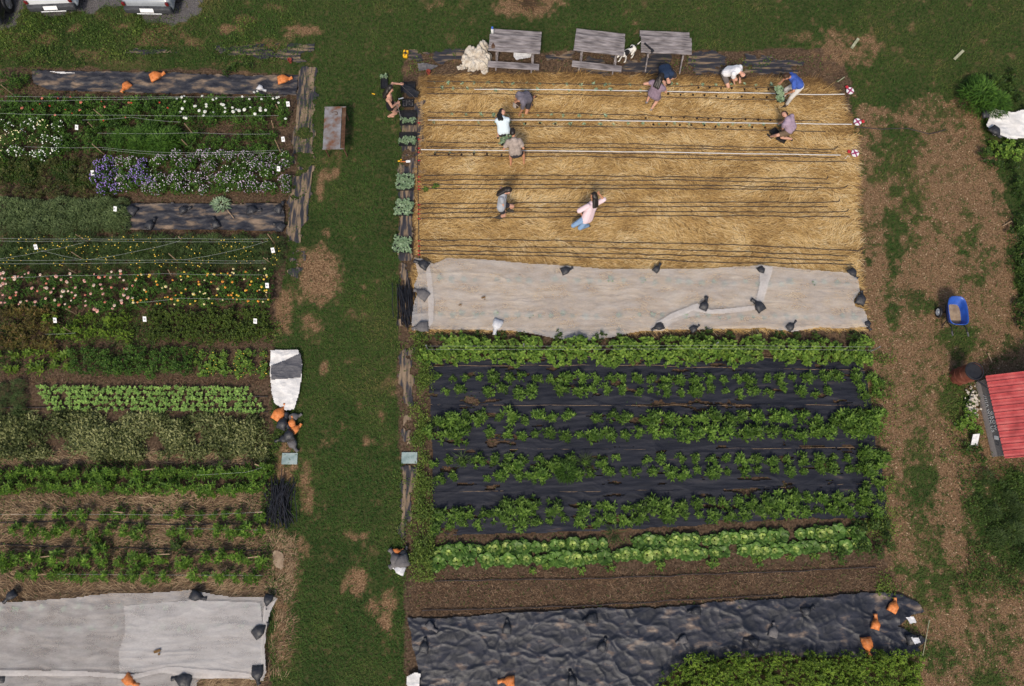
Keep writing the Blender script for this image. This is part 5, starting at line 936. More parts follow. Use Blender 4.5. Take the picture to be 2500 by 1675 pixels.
p = G(1582, 116, .78); o = empty('rake_head', (p.x, p.y, .757), -.82); tag(o, 'black rake head with wire mesh lying on the third tabletop', 'rake'); b = MB(); b.box((0, .03, .03), (.42, .05, .05)); b.rbox((.22, 0, .03), (.08, .12, .06), .01); b.build('bar', M['black'], o); b = MB(); [b.tube([(-.2 + .04 * i, 0, .02), (-.16 + .035 * i, -.17, .01)], .004, 4) for i in range(10)]; b.build('wires', M['grey_bag'], o)
# heap of crumpled cloth left of the first table
b = MB(); g = random.Random(4)
for px, py, r, z in ((1128, 164, .17, .1), (1150, 132, .24, .2), (1140, 148, .2, .2), (1172, 130, .27, .25), (1180, 116, .2, .25), (1162, 152, .24, .2), (1180, 148, .22, .22), (1181, 168, .17, .1), (1152, 162, .17, .14), (1172, 158, .2, .15), (1192, 140, .14, .2)):
    p = G(px, py, z); b.ball((p.x, p.y, z), (r * g.uniform(.85, 1.1), r, z), n=22, m=16)
HEAP = b
# rusty metal table on the grass path
tl, tr, br, bl = (G(788, 263, .72), G(841, 262, .72), G(845, 361, .72), G(791, 363, .72)); c = (tl + tr + br + bl) / 4; wx = (tr - tl).length; wy = (tl - bl).length
o = empty('metal_table', (c.x, c.y, 0), math.atan2((tr - tl).y, (tr - tl).x) - .0); tag(o, 'rusty steel work table standing on the grass path', 'table')
b = MB(); b.rbox((-.07, 0, .70), (wx - .16, wy, .03), .005, 1); b.build('tabletop', M['steel'], o); b = MB(); b.rbox((wx / 2 - .075, 0, .69), (.13, wy, .02), .005, 1); b.box((wx / 2 - .01, 0, .70), (.02, wy, .05)); b.build('side_trough', M['rust'], o)
for k in (-1, 1): b = MB(); b.box((0, k * (wy / 2 + .01), .71), (wx, .02, .05)); b.build('lip', M['steel'], o)
for sx in (-1, 1):
    for sy in (-1, 1): b = MB(); b.box((sx * (wx / 2 - .06), sy * (wy / 2 - .08), .34), (.04, .04, .68)); b.build('leg', M['rust'], o)
b = MB(); b.tube([(-.12, wy / 2 - .2, .73), (.06, wy / 2 - .18, .73), (.1, wy / 2 - .28, .73), (.02, wy / 2 - .3, .73)], .012, 6); tag(b.build('metal_hook', M['rust'], None, o.location, o.rotation_euler.z), 'bent rusty rod lying on the steel table', 'rod')
# wheelbarrow (two wheels)
p = G(2333, 762, .5); o = empty('wheelbarrow', (p.x, p.y, 0), -.04); tag(o, 'blue two wheeled wheelbarrow with dirt in its tub', 'wheelbarrow'); b = MB()
def ring(w, l0, l1, z, n=28):
    out = []
    for k in range(n):
        a = 2 * math.pi * k / n; c, s = math.cos(a), math.sin(a); x = w * math.copysign(abs(c) ** .55, c); y = (l1 * abs(s) ** .8 if s > 0 else -l0 * abs(s) ** .4); out.append((x, y, z))
    return out
prof = [(.315, .47, .50, .66), (.325, .48, .51, .645), (.30, .46, .46, .60), (.25, .40, .33, .42), (.20, .36, .26, .34)]; inn = [(.305, .46, .49, .66), (.285, .44, .44, .6), (.23, .38, .32, .43), (.18, .34, .25, .36)]
rings = [ring(*q) for q in prof[::-1]] + [ring(*q) for q in inn]; n = 28
b.add([v for r_ in rings for v in r_], [(i * n + k, i * n + (k + 1) % n, (i + 1) * n + (k + 1) % n, (i + 1) * n + k) for i in range(len(rings) - 1) for k in range(n)] + [tuple(range(n - 1, -1, -1)), tuple(range((len(rings) - 1) * n, len(rings) * n))]); b.build('tub', M['blue'], o, sm=True)
b = MB(); b.add(ring(.215, .37, .30, .405) + [(0, -.05, .46)], [(k, (k + 1) % n, n) for k in range(n)]); b.build('dirt', M['sand_soil'], o)
for s in (-1, 1):
    Mx = Matrix.Rotation(math.pi / 2, 3, 'Y'); w = MB(); w.lathe([(.12, -.03), (.17, -.035), (.19, -.015), (.19, .015), (.17, .035), (.12, .03)], 22, (s * .36, .08, .19), Mx); wh = w.build('wheel', M['black'], o, sm=True)
    w = MB(); w.lathe([(.001, -.028), (.04, -.034), (.045, -.02), (.115, -.026), (.125, -.03), (.125, .03), (.115, .026), (.045, .02), (.04, .034), (.001, .028)], 18, (s * .36, .08, .19), Mx); w.build('rim', M['white_bag'], wh)
    b = MB(); b.tube([(s * .2, .3, .33), (s * .22, -.3, .35), (s * .23, -.52, .56), (s * .25, -.78, .60)], .018, 8); b.build('handle', M['black'], o); b = MB(); b.tube([(s * .25, -.70, .585), (s * .256, -.84, .61)], .024, 8); b.build('grip', M['grey_bag'], o)
    b = MB(); b.tube([(s * .2, -.2, .34), (s * .2, -.34, .01), (s * .2, -.42, .01)], .016, 7); b.build('leg', M['black'], o)
b = MB(); b.tube([(-.36, .08, .19), (.36, .08, .19)], .015, 8); b.bar((-.2, .08, .19), (-.2, .08, .34), .03, .03); b.bar((.2, .08, .19), (.2, .08, .34), .03, .03); b.build('axle', M['black'], o)
# oil drum
p = G(2381, 906, .9); o = empty('oil_drum', (p.x - .02, p.y, 0)); tag(o, 'rusty red oil drum with an open black top beside the stall', 'drum'); b = MB()
b.lathe([(.001, .0), (.285, 0), (.285, .02), (.275, .03), (.275, .28), (.287, .3), (.275, .32), (.275, .57), (.287, .59), (.275, .61), (.275, .87), (.287, .885), (.287, .9), (.268, .9), (.262, .5), (.262, .2)], 32); b.build('drum_body', M['barrel'], o, sm=False); b = MB(); b.lathe([(.255, .902), (.291, .902), (.291, .88), (.255, .905)], 32); b.lathe([(.26, .86), (.001, .84)], 32); b.build('black_lining', M['black'], o)  # black ring on the rim and black disc set just below it
b = MB(); b.bar((p.x + .02, p.y - .3, .9), (p.x + .34, p.y - .5, .8), .04, .03); tag(b.build('iron_bar', M['black']), 'black iron bar leaning from the drum to the stall', 'bar')
# roadside stall with the red roof
A = G(2379, 934); B_ = G(2421, 1116); d = (B_ - A); ln = d.length; ang = math.atan2(d.y, d.x)
o = empty('farm_stall', A, ang); tag(o, 'red roofed stall with lettered board at the right edge', 'stall')       # local x along the board (south), y to the east
HB, DP = .60, 2.3
b = MB(); b.box((ln / 2, .02, .15), (ln, .04, .27)); b.build('lower_board', M['light_board'], o); b = MB(); b.box((ln / 2, .022, .15 + .27 / 2 + (HB - .285) / 2), (ln, .044, HB - .285)); bd = b.build('sign_board', M['board'], o)
sl = math.atan2(.95, DP)
for x0 in (.01, ln - .06):
    b = MB(); zt = HB - .01 + DP * math.tan(sl); b.add([(x, y, z) for x in (x0, x0 + .05) for y, z in ((.05, 0), (DP, 0), (DP, zt), (.05, HB - .01))], [(0, 1, 2, 3), (7, 6, 5, 4), (0, 4, 5, 1), (1, 5, 6, 2), (2, 6, 7, 3), (3, 7, 4, 0)]); b.build('side_wall', M['board'], o)
b = MB(); b.box((ln / 2, DP + .03, .75), (ln, .05, 1.5)); b.build('back_wall', M['board'], o)
sl = math.atan2(.95, DP); nr = 13; V = []; Fs = []
prof = []
for i in range(nr + 1):
    x = -.08 + (ln + .16) * i / nr; w_ = (ln + .16) / nr
    for dx, dz in ((-.022, 0), (-.012, .03), (.012, .03), (.022, 0)): prof.append((x + dx, dz))
    if i < nr: prof.append((x + w_ * .36, .006)); prof.append((x + w_ * .5, .012)); prof.append((x + w_ * .64, .006))
k = len(prof)
for y in (-.03, DP + .1):
    for x, z in prof: V.append((x, y, HB + .03 + (y + .03) * math.tan(sl) + z))
b = MB(); b.add(V, [(i, i + 1, k + i + 1, k + i) for i in range(k - 1)]); b.build('roof', M['roof'], o)
zt = HB + .03 + .95 * math.tan(sl)
b = MB(); b.rbox((.5, 1.62, HB + .1 + 1.65 * math.tan(sl)), (1.2, 1.3, .04), .008, 1, rot=Matrix.Rotation(sl, 3, 'X')); b.build('roof_patch', M['light_board'], o)
for px, py in ((.02, 1.22), (.02, 1.42)): b = MB(); b.rbox((px, py, HB + .03 + py * math.tan(sl) + .13), (.1, .1, .07), .02); b.build('roof_block', M['white'], o)
def text(s, size, x, y0, z, m, name='lettering', parent=None, wdt=1.0):
    cu = bpy.data.curves.new(name, 'FONT'); cu.body = s; cu.size = size; cu.extrude = .003; cu.space_character = wdt; cu.align_x = 'LEFT'; t = bpy.data.objects.new(name, cu); COL.objects.link(t)
    bpy.context.view_layer.update(); me = bpy.data.meshes.new_from_object(t.evaluated_get(bpy.context.evaluated_depsgraph_get())); bpy.data.objects.remove(t)
    q = link(name, me, M[m], parent); me.materials.clear(); me.materials.append(M[m]); q.rotation_euler = (math.pi / 2, 0, 0); q.location = (x, y0, z); return q
yF = -.006
text('GROW', .17, 1.02, yF, .44, 'chalk', parent=bd, wdt=1.25); text('WITH US', .17, .93, yF, .285, 'chalk', parent=bd, wdt=1.1)
b = MB()
for x0, z0, x1, z1 in ((.48, .30, .55, .40), (.58, .30, .60, .42), (.66, .30, .66, .42), (.72, .30, .72, .42), (.76, .30, .81, .42), (.81, .42, .86, .30)): b.bar((x0, yF, z0), (x1, yF, z1), .006, .018)
b.build('plant_doodle', M['chalk'], bd)
b = MB(); b.rbox((1.86, yF, .44), (.12, .008, .19), .003, 1, rot=Matrix.Rotation(.25, 3, 'Y')); b.build('painted_leaf', M['chalk'], bd); b = MB()
for x0, z0, x1, z1 in ((1.96, .40, 2.02, .50), (2.02, .50, 2.10, .46), (2.10, .46, 2.06, .36), (2.06, .36, 1.96, .40)): b.bar((x0, yF, z0), (x1, yF, z1), .006, .018)
b.build('painted_diamond', M['ink'], bd)
p = G(2385, 1072, .3); o = empty('garden_sign', (p.x, p.y, 0), .1); tag(o, 'small white metal sheet standing beside the stall plants', 'sheet'); b = MB(); b.rbox((0, 0, .22), (.22, .012, .4), .004, 1, rot=Matrix.Rotation(-.9, 3, 'X')); b.build('panel', M['white_bag'], o); b = MB(); b.box((0, -.18, .03), (.3, .03, .02)); b.build('foot', M['white_bag'], o)

# ------------------------------------------------------------------ cars at the top left
def car(px, py, name, lb, paint, suv=False, rz=0, plate=True):
    p = G(px, py); o = empty(name, p, rz); tag(o, lb, 'car'); w, l = 1.86, 4.5; h1 = .95 if suv else .82; h2 = 1.72 if suv else 1.42     # rear at local y = 0, body towards +y
    b = MB(); b.rbox((0, l / 2, .30 + (h1 - .3) / 2), (w, l, h1 - .3), .16, 4, taper=(.95, .97)); b.build('body', M[paint], o, sm=True)
    cl = 2.9 if suv else 2.5; y0 = .08 if suv else .45
    b = MB(); b.rbox((0, y0 + cl / 2, h1 + (h2 - h1) / 2 - .04), (w * .93, cl, h2 - h1 + .06), .12, 4, taper=(.80, .78)); cab = b.build('cabin', M[paint], o, sm=True)
    sl = (h2 - h1); ta = math.atan2(cl * .11, sl)
    b = MB(); b.rbox((0, y0 + cl * .055 - .012, h1 + sl * .5), (w * .70, .03, sl * .62), .01, 1, rot=Matrix.Rotation(-ta, 3, 'X')); b.build('rear_window', M['glass'], cab); b = MB(); b.rbox((0, y0 + cl * .945 + .012, h1 + sl * .5), (w * .72, .03, sl * .66), .01, 1, rot=Matrix.Rotation(ta, 3, 'X')); b.build('windscreen', M['glass'], cab)
    for s in (-1, 1): b = MB(); b.rbox((s * (w * .93 * .45 + .008), y0 + cl / 2, h1 + sl * .5), (.03, cl * .7, sl * .5), .01, 1, rot=Matrix.Rotation(-s * math.atan2(w * .093, sl), 3, 'Y')); b.build('side_window', M['glass'], cab)
    b = MB(); b.rbox((0, .0, .46), (w * .94, .22, .26), .07, 3); bu = b.build('bumper', M['trim'], o, sm=True)
    b = MB(); b.rbox((0, -.085, .345), (w * .5, .06, .05), .015, 1); b.build('bumper_lip', M['car_white' if paint != 'car_black' else 'trim'], bu)
    if plate: b = MB(); b.rbox((0, -.125, .55), (.5, .016, .14), .004, 1, rot=Matrix.Rotation(-.5, 3, 'X')); b.build('number_plate', M['white'], bu)
    for s in (-1, 1): b = MB(); b.rbox((s * w * .43, .02, .72), (.12, .09, .15), .03, 2); b.build('tail_lamp', M['lamp_red'], o)
    if suv:
        for i in range(5): b = MB(); b.rbox((-.56 + .28 * i, 1.5, h2 + .015), (.05, 2.0, .03), .01, 1); b.build('roof_rib', M['trim'], cab)
    for s in (-1, 1):
        for y in (.85, 3.6):
            Mx = Matrix.Rotation(math.pi / 2, 3, 'Y'); t = MB(); t.lathe([(.2, -.11), (.3, -.12), (.34, -.08), (.34, .08), (.3, .12), (.2, .11)], 24, (s * .84, y, .34), Mx); wh = t.build('wheel', M['black'], o, sm=True); t = MB(); t.lathe([(.001, -.115), (.06, -.118), (.21, -.1), (.21, .1), (.06, .118), (.001, .115)], 20, (s * .84, y, .34), Mx)
            for k in range(5): a = k * 1.257; t.bar((s * .965, y, .34), (s * .955, y + .19 * math.cos(a), .34 + .19 * math.sin(a)), .02, .05)
            t.build('rim', M['rim'], wh)
    return o
car(146, 38, 'parked_suv', 'white car with dark rear bumper parked on the gravel', 'car_white', True, .05); car(377, 44, 'parked_car', 'grey car with rounded bumper and white lower lip', 'car_grey', False, -.02); car(-34, 72, 'parked_car', 'black car with alloy wheels cut off by the left edge', 'car_black', False, .03, False)

# ------------------------------------------------------------------ people
def remesh(mb, name, m, vox, parent=None, it=3):
    t = mb.build('tmp', m); md = t.modifiers.new('r', 'REMESH'); md.mode = 'VOXEL'; md.voxel_size = vox; md.use_smooth_shade = True
    sm = t.modifiers.new('s', 'SMOOTH'); sm.factor = .5; sm.iterations = it
    bpy.context.view_layer.update(); me = bpy.data.meshes.new_from_object(t.evaluated_get(bpy.context.evaluated_depsgraph_get()))
    bpy.data.objects.remove(t); me.name = name; me.materials.clear(); me.materials.append(m); me.polygons.foreach_set('use_smooth', [True] * len(me.polygons))
    return link(name, me, None, parent)
def ik(a, c, l1, l2, pole):
    d = c - a; L = d.length
    if L > (l1 + l2) * .995: c = a + d.normalized() * (l1 + l2) * .995; d = c - a; L = d.length
    L = max(L, abs(l1 - l2) + .02); x = (l1 * l1 - l2 * l2 + L * L) / (2 * L); h = math.sqrt(max(l1 * l1 - x * x, 0)); u = d.normalized()
    p = pole - u * pole.dot(u)
    p = p.normalized() if p.length > 1e-3 else Vector((0, 0, 1))
    return a + u * x + p * h, c
def person(lb, hip, neck, head, hl, hr, fl, fr, face, skin, top, bottom, sleeve=.6, leg=.55, hair='hair', long_hair=0, shoes='trainers', kp=None, epl=None, epr=None, dress=False, boots=False, hat=None, s=1.1, bare=False, hem=.07):
    P = lambda q: G(*q)
    H = P(hip); N0 = P(neck); f = Vector((*face, 0)).normalized(); HL, HR = P(hl), P(hr); FL, FR = P(fl), P(fr)
    up = (N0 - H).normalized(); N = H + up * .50 * s; shift = N0 - N
    f = (f - up * f.dot(up)); f = f.normalized() if f.length > .1 else Vector((0, 0, -1)); side = f.cross(up).normalized()      # to the person's right
    hd = (P(head) - N); hd = (hd.normalized() * 1. + up * .4).normalized(); HC = N + hd * .2 * s
    SR, SL = N - up * .07 * s + side * .175 * s, N - up * .07 * s - side * .175 * s; JR, JL = H + side * .09 * s, H - side * .09 * s
    kp = Vector((*kp, .3)) if kp else f + Vector((0, 0, .4)); down = -f * .4 + Vector((0, 0, -.5))
    ER, HR = ik(SR, HR, .28 * s, .25 * s, Vector(epr) if epr else side * .7 + down); EL, HL = ik(SL, HL, .28 * s, .25 * s, Vector(epl) if epl else -side * .7 + down)
    KR, FR2 = ik(JR, FR + Vector((0, 0, .08)), .43 * s, .42 * s, kp + side * .25); KL, FL2 = ik(JL, FL + Vector((0, 0, .08)), .43 * s, .42 * s, kp - side * .25)
    root = empty('person', (H.x, H.y, 0)); tag(root, lb, 'person'); inv = Vector((H.x, H.y, 0))
    def loc(*v): return [q - inv for q in v]
    (H, N, HC, SR, SL, JR, JL, ER, EL, HR, HL, KR, KL, FR2, FL2) = loc(H, N, HC, SR, SL, JR, JL, ER, EL, HR, HL, KR, KL, FR2, FL2)
    H0 = H; mid = H.lerp(N, .5); ff = Vector((f.x, f.y, 0)); ff = ff.normalized() if ff.length > .05 else Vector((0, 1, 0))
    def torso(b, g):
        H = H0 + up * (hem if g else 0)
        for k in (-1, 1):
            b.capsule(H + side * k * .075 * s, mid + side * k * .06 * s, .105 * s + g, .098 * s + g); b.capsule(mid + side * k * .06 * s, N - up * .12 * s + side * k * .085 * s, .098 * s + g, .098 * s + g)
        b.capsule(SL + side * .03 - up * .02, SR - side * .03 - up * .02, .062 * s + g, .062 * s + g); b.capsule(H, N - up * .06, .11 * s + g, .09 * s + g)
    b = MB(); torso(b, 0); b.capsule(N - up * .05 * s, N + hd * .1 * s, .055 * s, .05 * s)
    hf = (ff - hd * ff.dot(hd)); hf = hf.normalized() if hf.length > .1 else up.cross(side); hs = hf.cross(hd)
    Mh = Matrix((hs, hf, hd)).transposed()
    b.ball(HC, (.075 * s, .092 * s, .112 * s), Mh, 16, 12); b.capsule(HC + hf * .03 - hd * .06, HC + hf * .055 - hd * .075, .05 * s, .035 * s)
    b.capsule(HC + hf * .085 - hd * .005, HC + hf * .105 - hd * .03, .012, .016)
    for k in (-1, 1): b.ball(HC + hs * k * .076 - hd * .01, (.012, .022, .032), Mh, 8, 6)
    for S_, E_, A_, k in ((SR, ER, HR, 1), (SL, EL, HL, -1)):
        b.capsule(S_, E_, .052 * s, .04 * s); b.capsule(E_, A_, .041 * s, .027 * s); d = (A_ - E_).normalized(); pal = A_ + d * .075; n = d.cross(Vector((0, 0, 1))); n = n.normalized() if n.length > .1 else side; c = d.cross(n)
        b.capsule(A_ + n * .015, pal + n * .025, .02, .017); b.capsule(A_ - n * .015, pal - n * .025, .02, .017); b.capsule(A_, pal, .021, .018)
        for q, (o_, L) in enumerate(((-.034, .06), (-.012, .072), (.011, .066), (.033, .05))):
            a0 = pal + n * o_; a1 = a0 + d * L * .5 + n * o_ * .25 - c * .008; a2 = a1 + d * L * .42 - c * .022; b.capsule(a0, a1, .0098, .009); b.capsule(a1, a2, .009, .0075)
        t0 = A_ + d * .02 + n * k * .03; t1 = t0 + d * .03 + n * k * .03; b.capsule(t0, t1, .0125, .0105); b.capsule(t1, t1 + d * .032 - c * .01, .0105, .008)
    for J_, K_, F_ in ((JR, KR, FR2), (JL, KL, FL2)):
        b.capsule(J_, K_, .085 * s, .055 * s); b.capsule(K_, K_.lerp(F_, .35), .055 * s, .054 * s); b.capsule(K_.lerp(F_, .35), F_, .054 * s, .034 * s)
        b.capsule(F_ - ff * .03 - Vector((0, 0, .035)), F_ + ff * .12 - Vector((0, 0, .048)), .034 * s, .028 * s); b.capsule(F_ + ff * .1 - Vector((0, 0, .05)), F_ + ff * .155 - Vector((0, 0, .055)), .034 * s, .022 * s)
    body = remesh(b, 'body', M[skin], .0085, root)
    for k in (-1, 1): b = MB(); b.ball(HC + hs * k * .032 + hf * .082 + hd * .012, .012, n=8, m=6); b.build('eye', M['ink'], root, sm=True)
    b = MB(); b.ball(HC + hf * .094 - hd * .058, (.022, .008, .006), Mh, 8, 6); b.build('mouth', M['red'], root, sm=True)
    if top:                                               # shirt, dress or tank
        b = MB(); torso(b, .036)
        if sleeve:
            for S_, E_ in ((SR, ER), (SL, EL)): b.capsule(S_, S_.lerp(E_, min(1, sleeve)), .082 * s, .078 * s)
            if sleeve > 1:
                for E_, A_ in ((ER, HR), (EL, HL)): b.capsule(E_, E_.lerp(A_, sleeve - 1), .074 * s, .062 * s)
        if dress:
            for J_, K_ in ((JR, KR), (JL, KL)): b.capsule(J_, J_.lerp(K_, .55), .125, .135)
            b.capsule(H, (KR + KL) / 2 * .45 + H * .55, .14, .15)
        remesh(b, 'dress' if dress else 'shirt', M[top], .011, root)
    if bottom:
        b = MB(); b.capsule(H - side * .075, H + side * .075, .118 * s, .118 * s); b.capsule(H, H + up * .06, .12 * s, .115 * s)
        for J_, K_, F_ in ((JR, KR, FR2), (JL, KL, FL2)):
            b.capsule(J_, J_.lerp(K_, min(1, leg)), .103 * s, (.088 if leg < 1 else .07) * s)
            if leg > 1: b.capsule(K_, K_.lerp(F_, leg - 1), .072 * s, .056 * s)
        remesh(b, 'trousers' if leg > 1 else 'shorts', M[bottom], .011, root)
    if bare:                                              # one piece suit: torso without shoulders
        b = MB()
        for k in (-1, 1): b.capsule(H + side * k * .08 * s, mid + side * k * .065 * s, .115 * s + .014, .1 * s + .014); b.capsule(mid + side * k * .065 * s, N - up * .2 * s + side * k * .085 * s, .1 * s + .014, .095 * s + .012)
        for k in (-1, 1): b.capsule(N - up * .2 * s + side * k * .08 * s - f * .06, N - up * .02 + side * k * .08 * s - f * .085, .035, .03)
        remesh(b, 'swimsuit', M['black_suit'], .011, root)
    if shoes:
        for F_, K_ in ((FR2, KR), (FL2, KL)):
            b = MB(); b.capsule(F_ - ff * .035 - Vector((0, 0, .035)), F_ + ff * .12 - Vector((0, 0, .045)), .046, .042); b.capsule(F_ + ff * .1 - Vector((0, 0, .045)), F_ + ff * .16 - Vector((0, 0, .05)), .043, .032)
            if boots: b.capsule(F_ - Vector((0, 0, .02)), F_.lerp(K_, .6), .056, .07)
            remesh(b, 'shoe' if not boots else 'boot', M[shoes], .011, root)
    if hair:
        b = MB(); b.ball(HC + hd * .018 - hf * .014, (.095 * s, .102 * s, .118 * s), Mh, 16, 12); b.ball(HC - hf * .05 - hd * .01, (.09 * s, .07 * s, .1 * s), Mh, 12, 10)
        if long_hair: b.capsule(HC - hf * .06, HC - hf * .08 - hd * .12, .09, .09)
        if long_hair:
            for k in (-.05, 0, .05): b.capsule(HC - hf * .08 - hd * .1 + side * k, N - f * .16 - up * long_hair + side * k * 1.5, .075, .05)
        V = np.array(b.v); c0 = np.array(HC); face_d = (V - c0) @ np.array(hf); low = (V - c0) @ np.array(hd)
        V = V - np.outer(np.where((face_d > .03) & (low < .03), np.minimum(face_d - .02, .06), 0), np.array(hf)); b.v = [tuple(q) for q in V]
        remesh(b, 'hair', M[hair], .0085, root)
    if hat:
        b = MB(); Mq = Mh; b.lathe([(.001, .135), (.06, .125), (.092, .085), (.1, .03), (.1, .025), (.15, .015), (.15, .008), (.09, .012), (.001, .1)], 22, HC + hd * .015, Mq); b.build('hat', M[hat], root, sm=True)
    return root
person('person in a black swimsuit reaching with a hose on the grass path', (953, 257, .86), (949, 236, 1.3), (953, 221, 1.5), (976, 205, 1.25), (969, 252, .95), (963, 274, 0), (951, 286, 0), (1, .05), 'skin', None, None, long_hair=.05, shoes=None, bare=True, epl=(-.2, .6, .6), epr=(-.5, -1, 0))
person('person in a grey shirt and cap kneeling over the middle straw bed', (1291, 236, .5), (1272, 241, .78), (1264, 253, .72), (1268, 281, .06), (1252, 262, .05), (1297, 258, 0), (1305, 238, 0), (-.9, -.45), 'skin_tan', 'grey_shirt', 'charcoal', hair='hair_brown', hat='cap_grey', shoes='sandal', leg=.6, kp=(-.6, -.9))
person('person in a pale blue top and dark shorts bending with back to the camera', (1231, 326, .82), (1227, 296, 1.12), (1227, 276, 1.12), (1212, 288, .6), (1242, 288, .6), (1216, 336, 0), (1240, 338, 0), (0, 1), 'skin', 'pale_blue', 'charcoal', sleeve=0, long_hair=.02, shoes='sandal', leg=.6, epl=(-1, -.2, 0), epr=(1, -.2, 0))
person('barefoot person in a mottled shirt and black shorts holding a tray', (1259, 377, .86), (1255, 346, 1.2), (1253, 327, 1.3), (1243, 352, 1.0), (1265, 349, 1.0), (1247, 402, 0), (1279, 398, 0), (0, 1), 'skin_tan', 'mottled', 'charcoal', sleeve=.6, shoes=None, leg=.45, epl=(-.5, -.6, -.6), epr=(.5, -.6, -.6))
person('person in a navy shirt stooping down beside the person in lilac', (1622, 164, .68), (1627, 182, .86), (1630, 192, .76), (1618, 216, .05), (1607, 209, .1), (1624, 200, 0), (1603, 200, 0), (.1, -1), 'skin', 'navy', 'charcoal', shoes='sandal', leg=.9, epl=(1, .2, .2), epr=(-1, .2, .2))
person('person in a lilac dress stepping over the top white tape', (1596, 231, .9), (1606, 209, 1.34), (1612, 193, 1.5), (1592, 207, 1.2), (1622, 206, 1.15), (1579, 250, .06), (1590, 268, 0), (.55, .8), 'skin', 'lilac', None, sleeve=.3, dress=True, hem=0, long_hair=.04, shoes='trainers')
person('person in a white shirt crouching by the planted row below the lawn', (1771, 175, .48), (1797, 172, .80), (1809, 184, .74), (1806, 206, .04), (1793, 211, .03), (1783, 197, 0), (1768, 197, 0), (.75, -.65), 'skin', 'white_shirt', 'grey_shorts', shoes='sandal', leg=.62, kp=(.35, -1), s=1.14)
person('person in a blue shirt and white trousers carrying a seedling tray', (1953, 207, .9), (1932, 188, 1.25), (1915, 189, 1.32), (1922, 228, .85), (1905, 203, .95), (1918, 259, 0), (1912, 240, 0), (-1, -.1), 'skin_tan', 'blue_shirt', 'white_trousers', hair='hair_brown', shoes='sandal', leg=1.85, epl=(.4, -1, 0), epr=(.2, .5, -.5))
person('person in a lilac shirt and brown shorts squatting over black crates', (1932, 317, .48), (1925, 296, .82), (1917, 284, .80), (1909, 318, .25), (1903, 302, .25), (1880, 336, 0), (1930, 342, 0), (-.6, .55), 'skin', 'lilac_shirt', 'brown_shorts', hair='hair_brown', shoes='sandal', leg=.75, sleeve=.45, kp=(-1, -.3))
person('person in a grey shirt dress and dark boots walking on the straw', (1224, 504, .88), (1227, 477, 1.32), (1239, 470, 1.42), (1226, 478, 1.0), (1234, 527, .5), (1243, 516, .03), (1215, 533, 0), (1, -.15), 'skin', 'grey_dress', 'charcoal', sleeve=.35, hem=.02, long_hair=.03, shoes='boots', boots=True, leg=.5, epr=(.2, -1, 0))
person('person in a pink shirt and blue jeans crouching on the straw', (1434, 531, .62), (1445, 500, 1.02), (1448, 481, 1.15), (1420, 524, .72), (1463, 474, 1.3), (1411, 548, 0), (1437, 552, 0), (-.5, .8), 'skin_tan', 'pink_shirt', 'jeans', sleeve=1.0, long_hair=.05, shoes='sandal', leg=1.9, kp=(-1, -.75), epl=(-1, -.3, 0), epr=(1, -.2, -.4), s=1.14, hem=-.06)
def held(px, py, z, w, h, rz, lb, n, fol): o = tray(px, py, w, h, z, rz, lb, fol, n, sc=1.15); return o
held(1904, 232, .85, .27, .54, .05, 'tray of pale seedlings carried by the person in blue', 60, (-1, .5, -1, 1)); held(1236, 345, .9, .4, .28, .1, 'tray of pale green seedlings held between two people', 46, (-1, 1, -.7, 1))
crate(1892, 322, .26, .26, .14, .5, 'small black crate behind the squatting person leg'); crate(1910, 336, .34, .26, .14, -.6, 'small black crate in front of the squatting person')
b = MB(); b.tube([G(976, 205, 1.22), G(990, 218, .95), G(1006, 232, .5), G(1018, 245, .1), G(1024, 254, .04)], .006, 5); tag(b.build('garden_hose', M['grey_bag']), 'thin hose held up by the person in the swimsuit', 'hose')
b = MB(); b.tube([G(969, 253, .95), G(974, 270, .6), G(979, 290, .25)], .01, 6); tag(b.build('watering_wand', M['rim']), 'thin watering wand pointing at the seedling tray', 'wand')
o = remesh(HEAP, 'cloth_heap', M['cream_cloth'], .02, None, 2); me = o.data; V = np.empty(len(me.vertices) * 3); me.vertices.foreach_get('co', V); V = V.reshape(-1, 3); Nn = np.empty(len(V) * 3); me.vertices.foreach_get('normal', Nn); Nn = Nn.reshape(-1, 3)
q = V[:, 0] * 1.2 + V[:, 1] * .6; w = fbm(V[:, 0] * 3, V[:, 1] * 3, 3) * 3
V = V + Nn * ((ridge(V[:, 0] * 4 + V[:, 2] * 3 + w, V[:, 1] * 4 - V[:, 2] * 3 + w, 4) - .45) * .2)[:, None]; V[:, 2] = np.maximum(V[:, 2], .012); me.vertices.foreach_set('co', V.astype(np.float32).ravel()); me.update()
tag(o, 'big heap of crumpled off white cloth beside the first table', 'cloth heap')
b = MB(); g = random.Random(8)
for i in range(130): q = G(2374 + g.gauss(0, 7), 985 + g.gauss(0, 15), .1); z = g.uniform(.02, .16); b.capsule((q.x, q.y, z), (q.x + g.gauss(0, .03), q.y + g.gauss(0, .03), z + g.gauss(0, .02)), g.uniform(.018, .05), .02, 7)
tag(remesh(b, 'wool_clump', M['cream_cloth'], .013), 'ragged off white clump of fleece against the stall board', 'fleece')
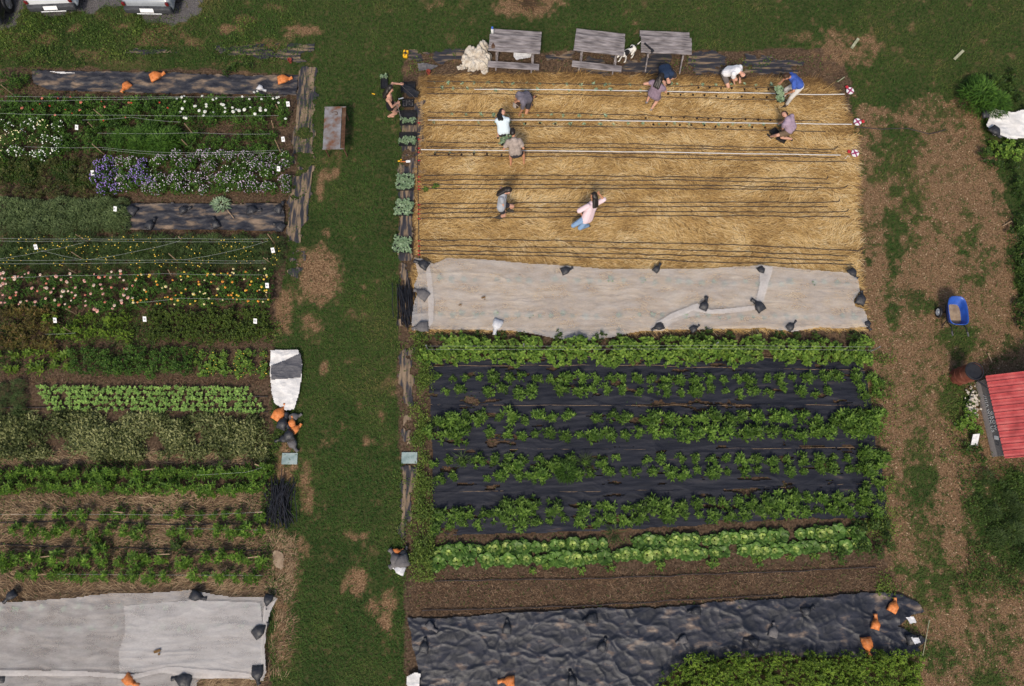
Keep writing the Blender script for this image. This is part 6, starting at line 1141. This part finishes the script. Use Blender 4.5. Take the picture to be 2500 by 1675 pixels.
# spotted dog
p = G(1536, 124, .42); o = empty('dog', (p.x, p.y, 0), math.atan2(-.75, -1.) ); tag(o, 'white dog with black patches walking out from under the table', 'dog')
b = MB(); V3 = Vector      # local +x is forward
b.capsule((.02, 0, .43), (.24, 0, .43), .095, .115); b.capsule((-.2, 0, .44), (.06, 0, .425), .095, .085); b.capsule((.24, 0, .46), (.4, 0, .56), .085, .06); b.capsule((.4, 0, .57), (.46, 0, .575), .075, .065); b.capsule((.46, 0, .56), (.57, 0, .53), .045, .032)
b.capsule((-.27, 0, .47), (-.38, .03, .55), .026, .02); b.capsule((-.38, .03, .55), (-.47, .06, .66), .02, .012)
for k, fx, rx in ((-1, .10, -.12), (1, -.05, .08)):
    b.capsule((.22, k * .075, .4), (.20 + fx * .5, k * .08, .22), .05, .032); b.capsule((.20 + fx * .5, k * .08, .22), (.22 + fx, k * .08, .04), .03, .022); b.capsule((.22 + fx, k * .08, .025), (.27 + fx, k * .08, .022), .028, .024)
    b.capsule((-.2, k * .07, .42), (-.12 + rx * .4, k * .085, .25), .075, .04); b.capsule((-.12 + rx * .4, k * .085, .25), (-.26 + rx * .7, k * .085, .16), .035, .025); b.capsule((-.26 + rx * .7, k * .085, .16), (-.24 + rx, k * .085, .035), .025, .02); b.capsule((-.24 + rx, k * .085, .025), (-.19 + rx, k * .085, .022), .027, .024)
bd = remesh(b, 'body', M['white'], .009, o)
me = bd.data; me.materials.clear(); M['fur'] = mat('white_fur', [(.6, .57, .53), (.74, .72, .68)], ns=20, rough=.8); me.materials.append(M['fur']); M['fur_black'] = mat('black_fur', [(.012, .012, .013), (.025, .024, .024)], ns=20, rough=.7); me.materials.append(M['fur_black'])
n = len(me.polygons); c = np.zeros(n * 3); me.polygons.foreach_get('center', c); c = c.reshape(-1, 3)
sp = [((.15, .06, .5), .12), ((-.1, -.05, .52), .075), ((-.3, .0, .5), .07), ((.44, .06, .6), .08), ((.44, -.06, .6), .08)]
mi = np.zeros(n, int)
for q, r in sp: mi[(np.linalg.norm(c - np.array(q), axis=1) + (fbm(c[:, 0] * 14, c[:, 1] * 14 + c[:, 2] * 9, 2) - .5) * .05) < r] = 1
me.polygons.foreach_set('material_index', mi.astype(np.int32))
for k in (-1, 1): b = MB(); b.ball((.42, k * .07, .585), (.03, .012, .05)); b.build('ear', M['fur_black'], o, sm=True)
b = MB(); b.ball((.6, 0, .535), .016); b.build('nose', M['ink'], o, sm=True)
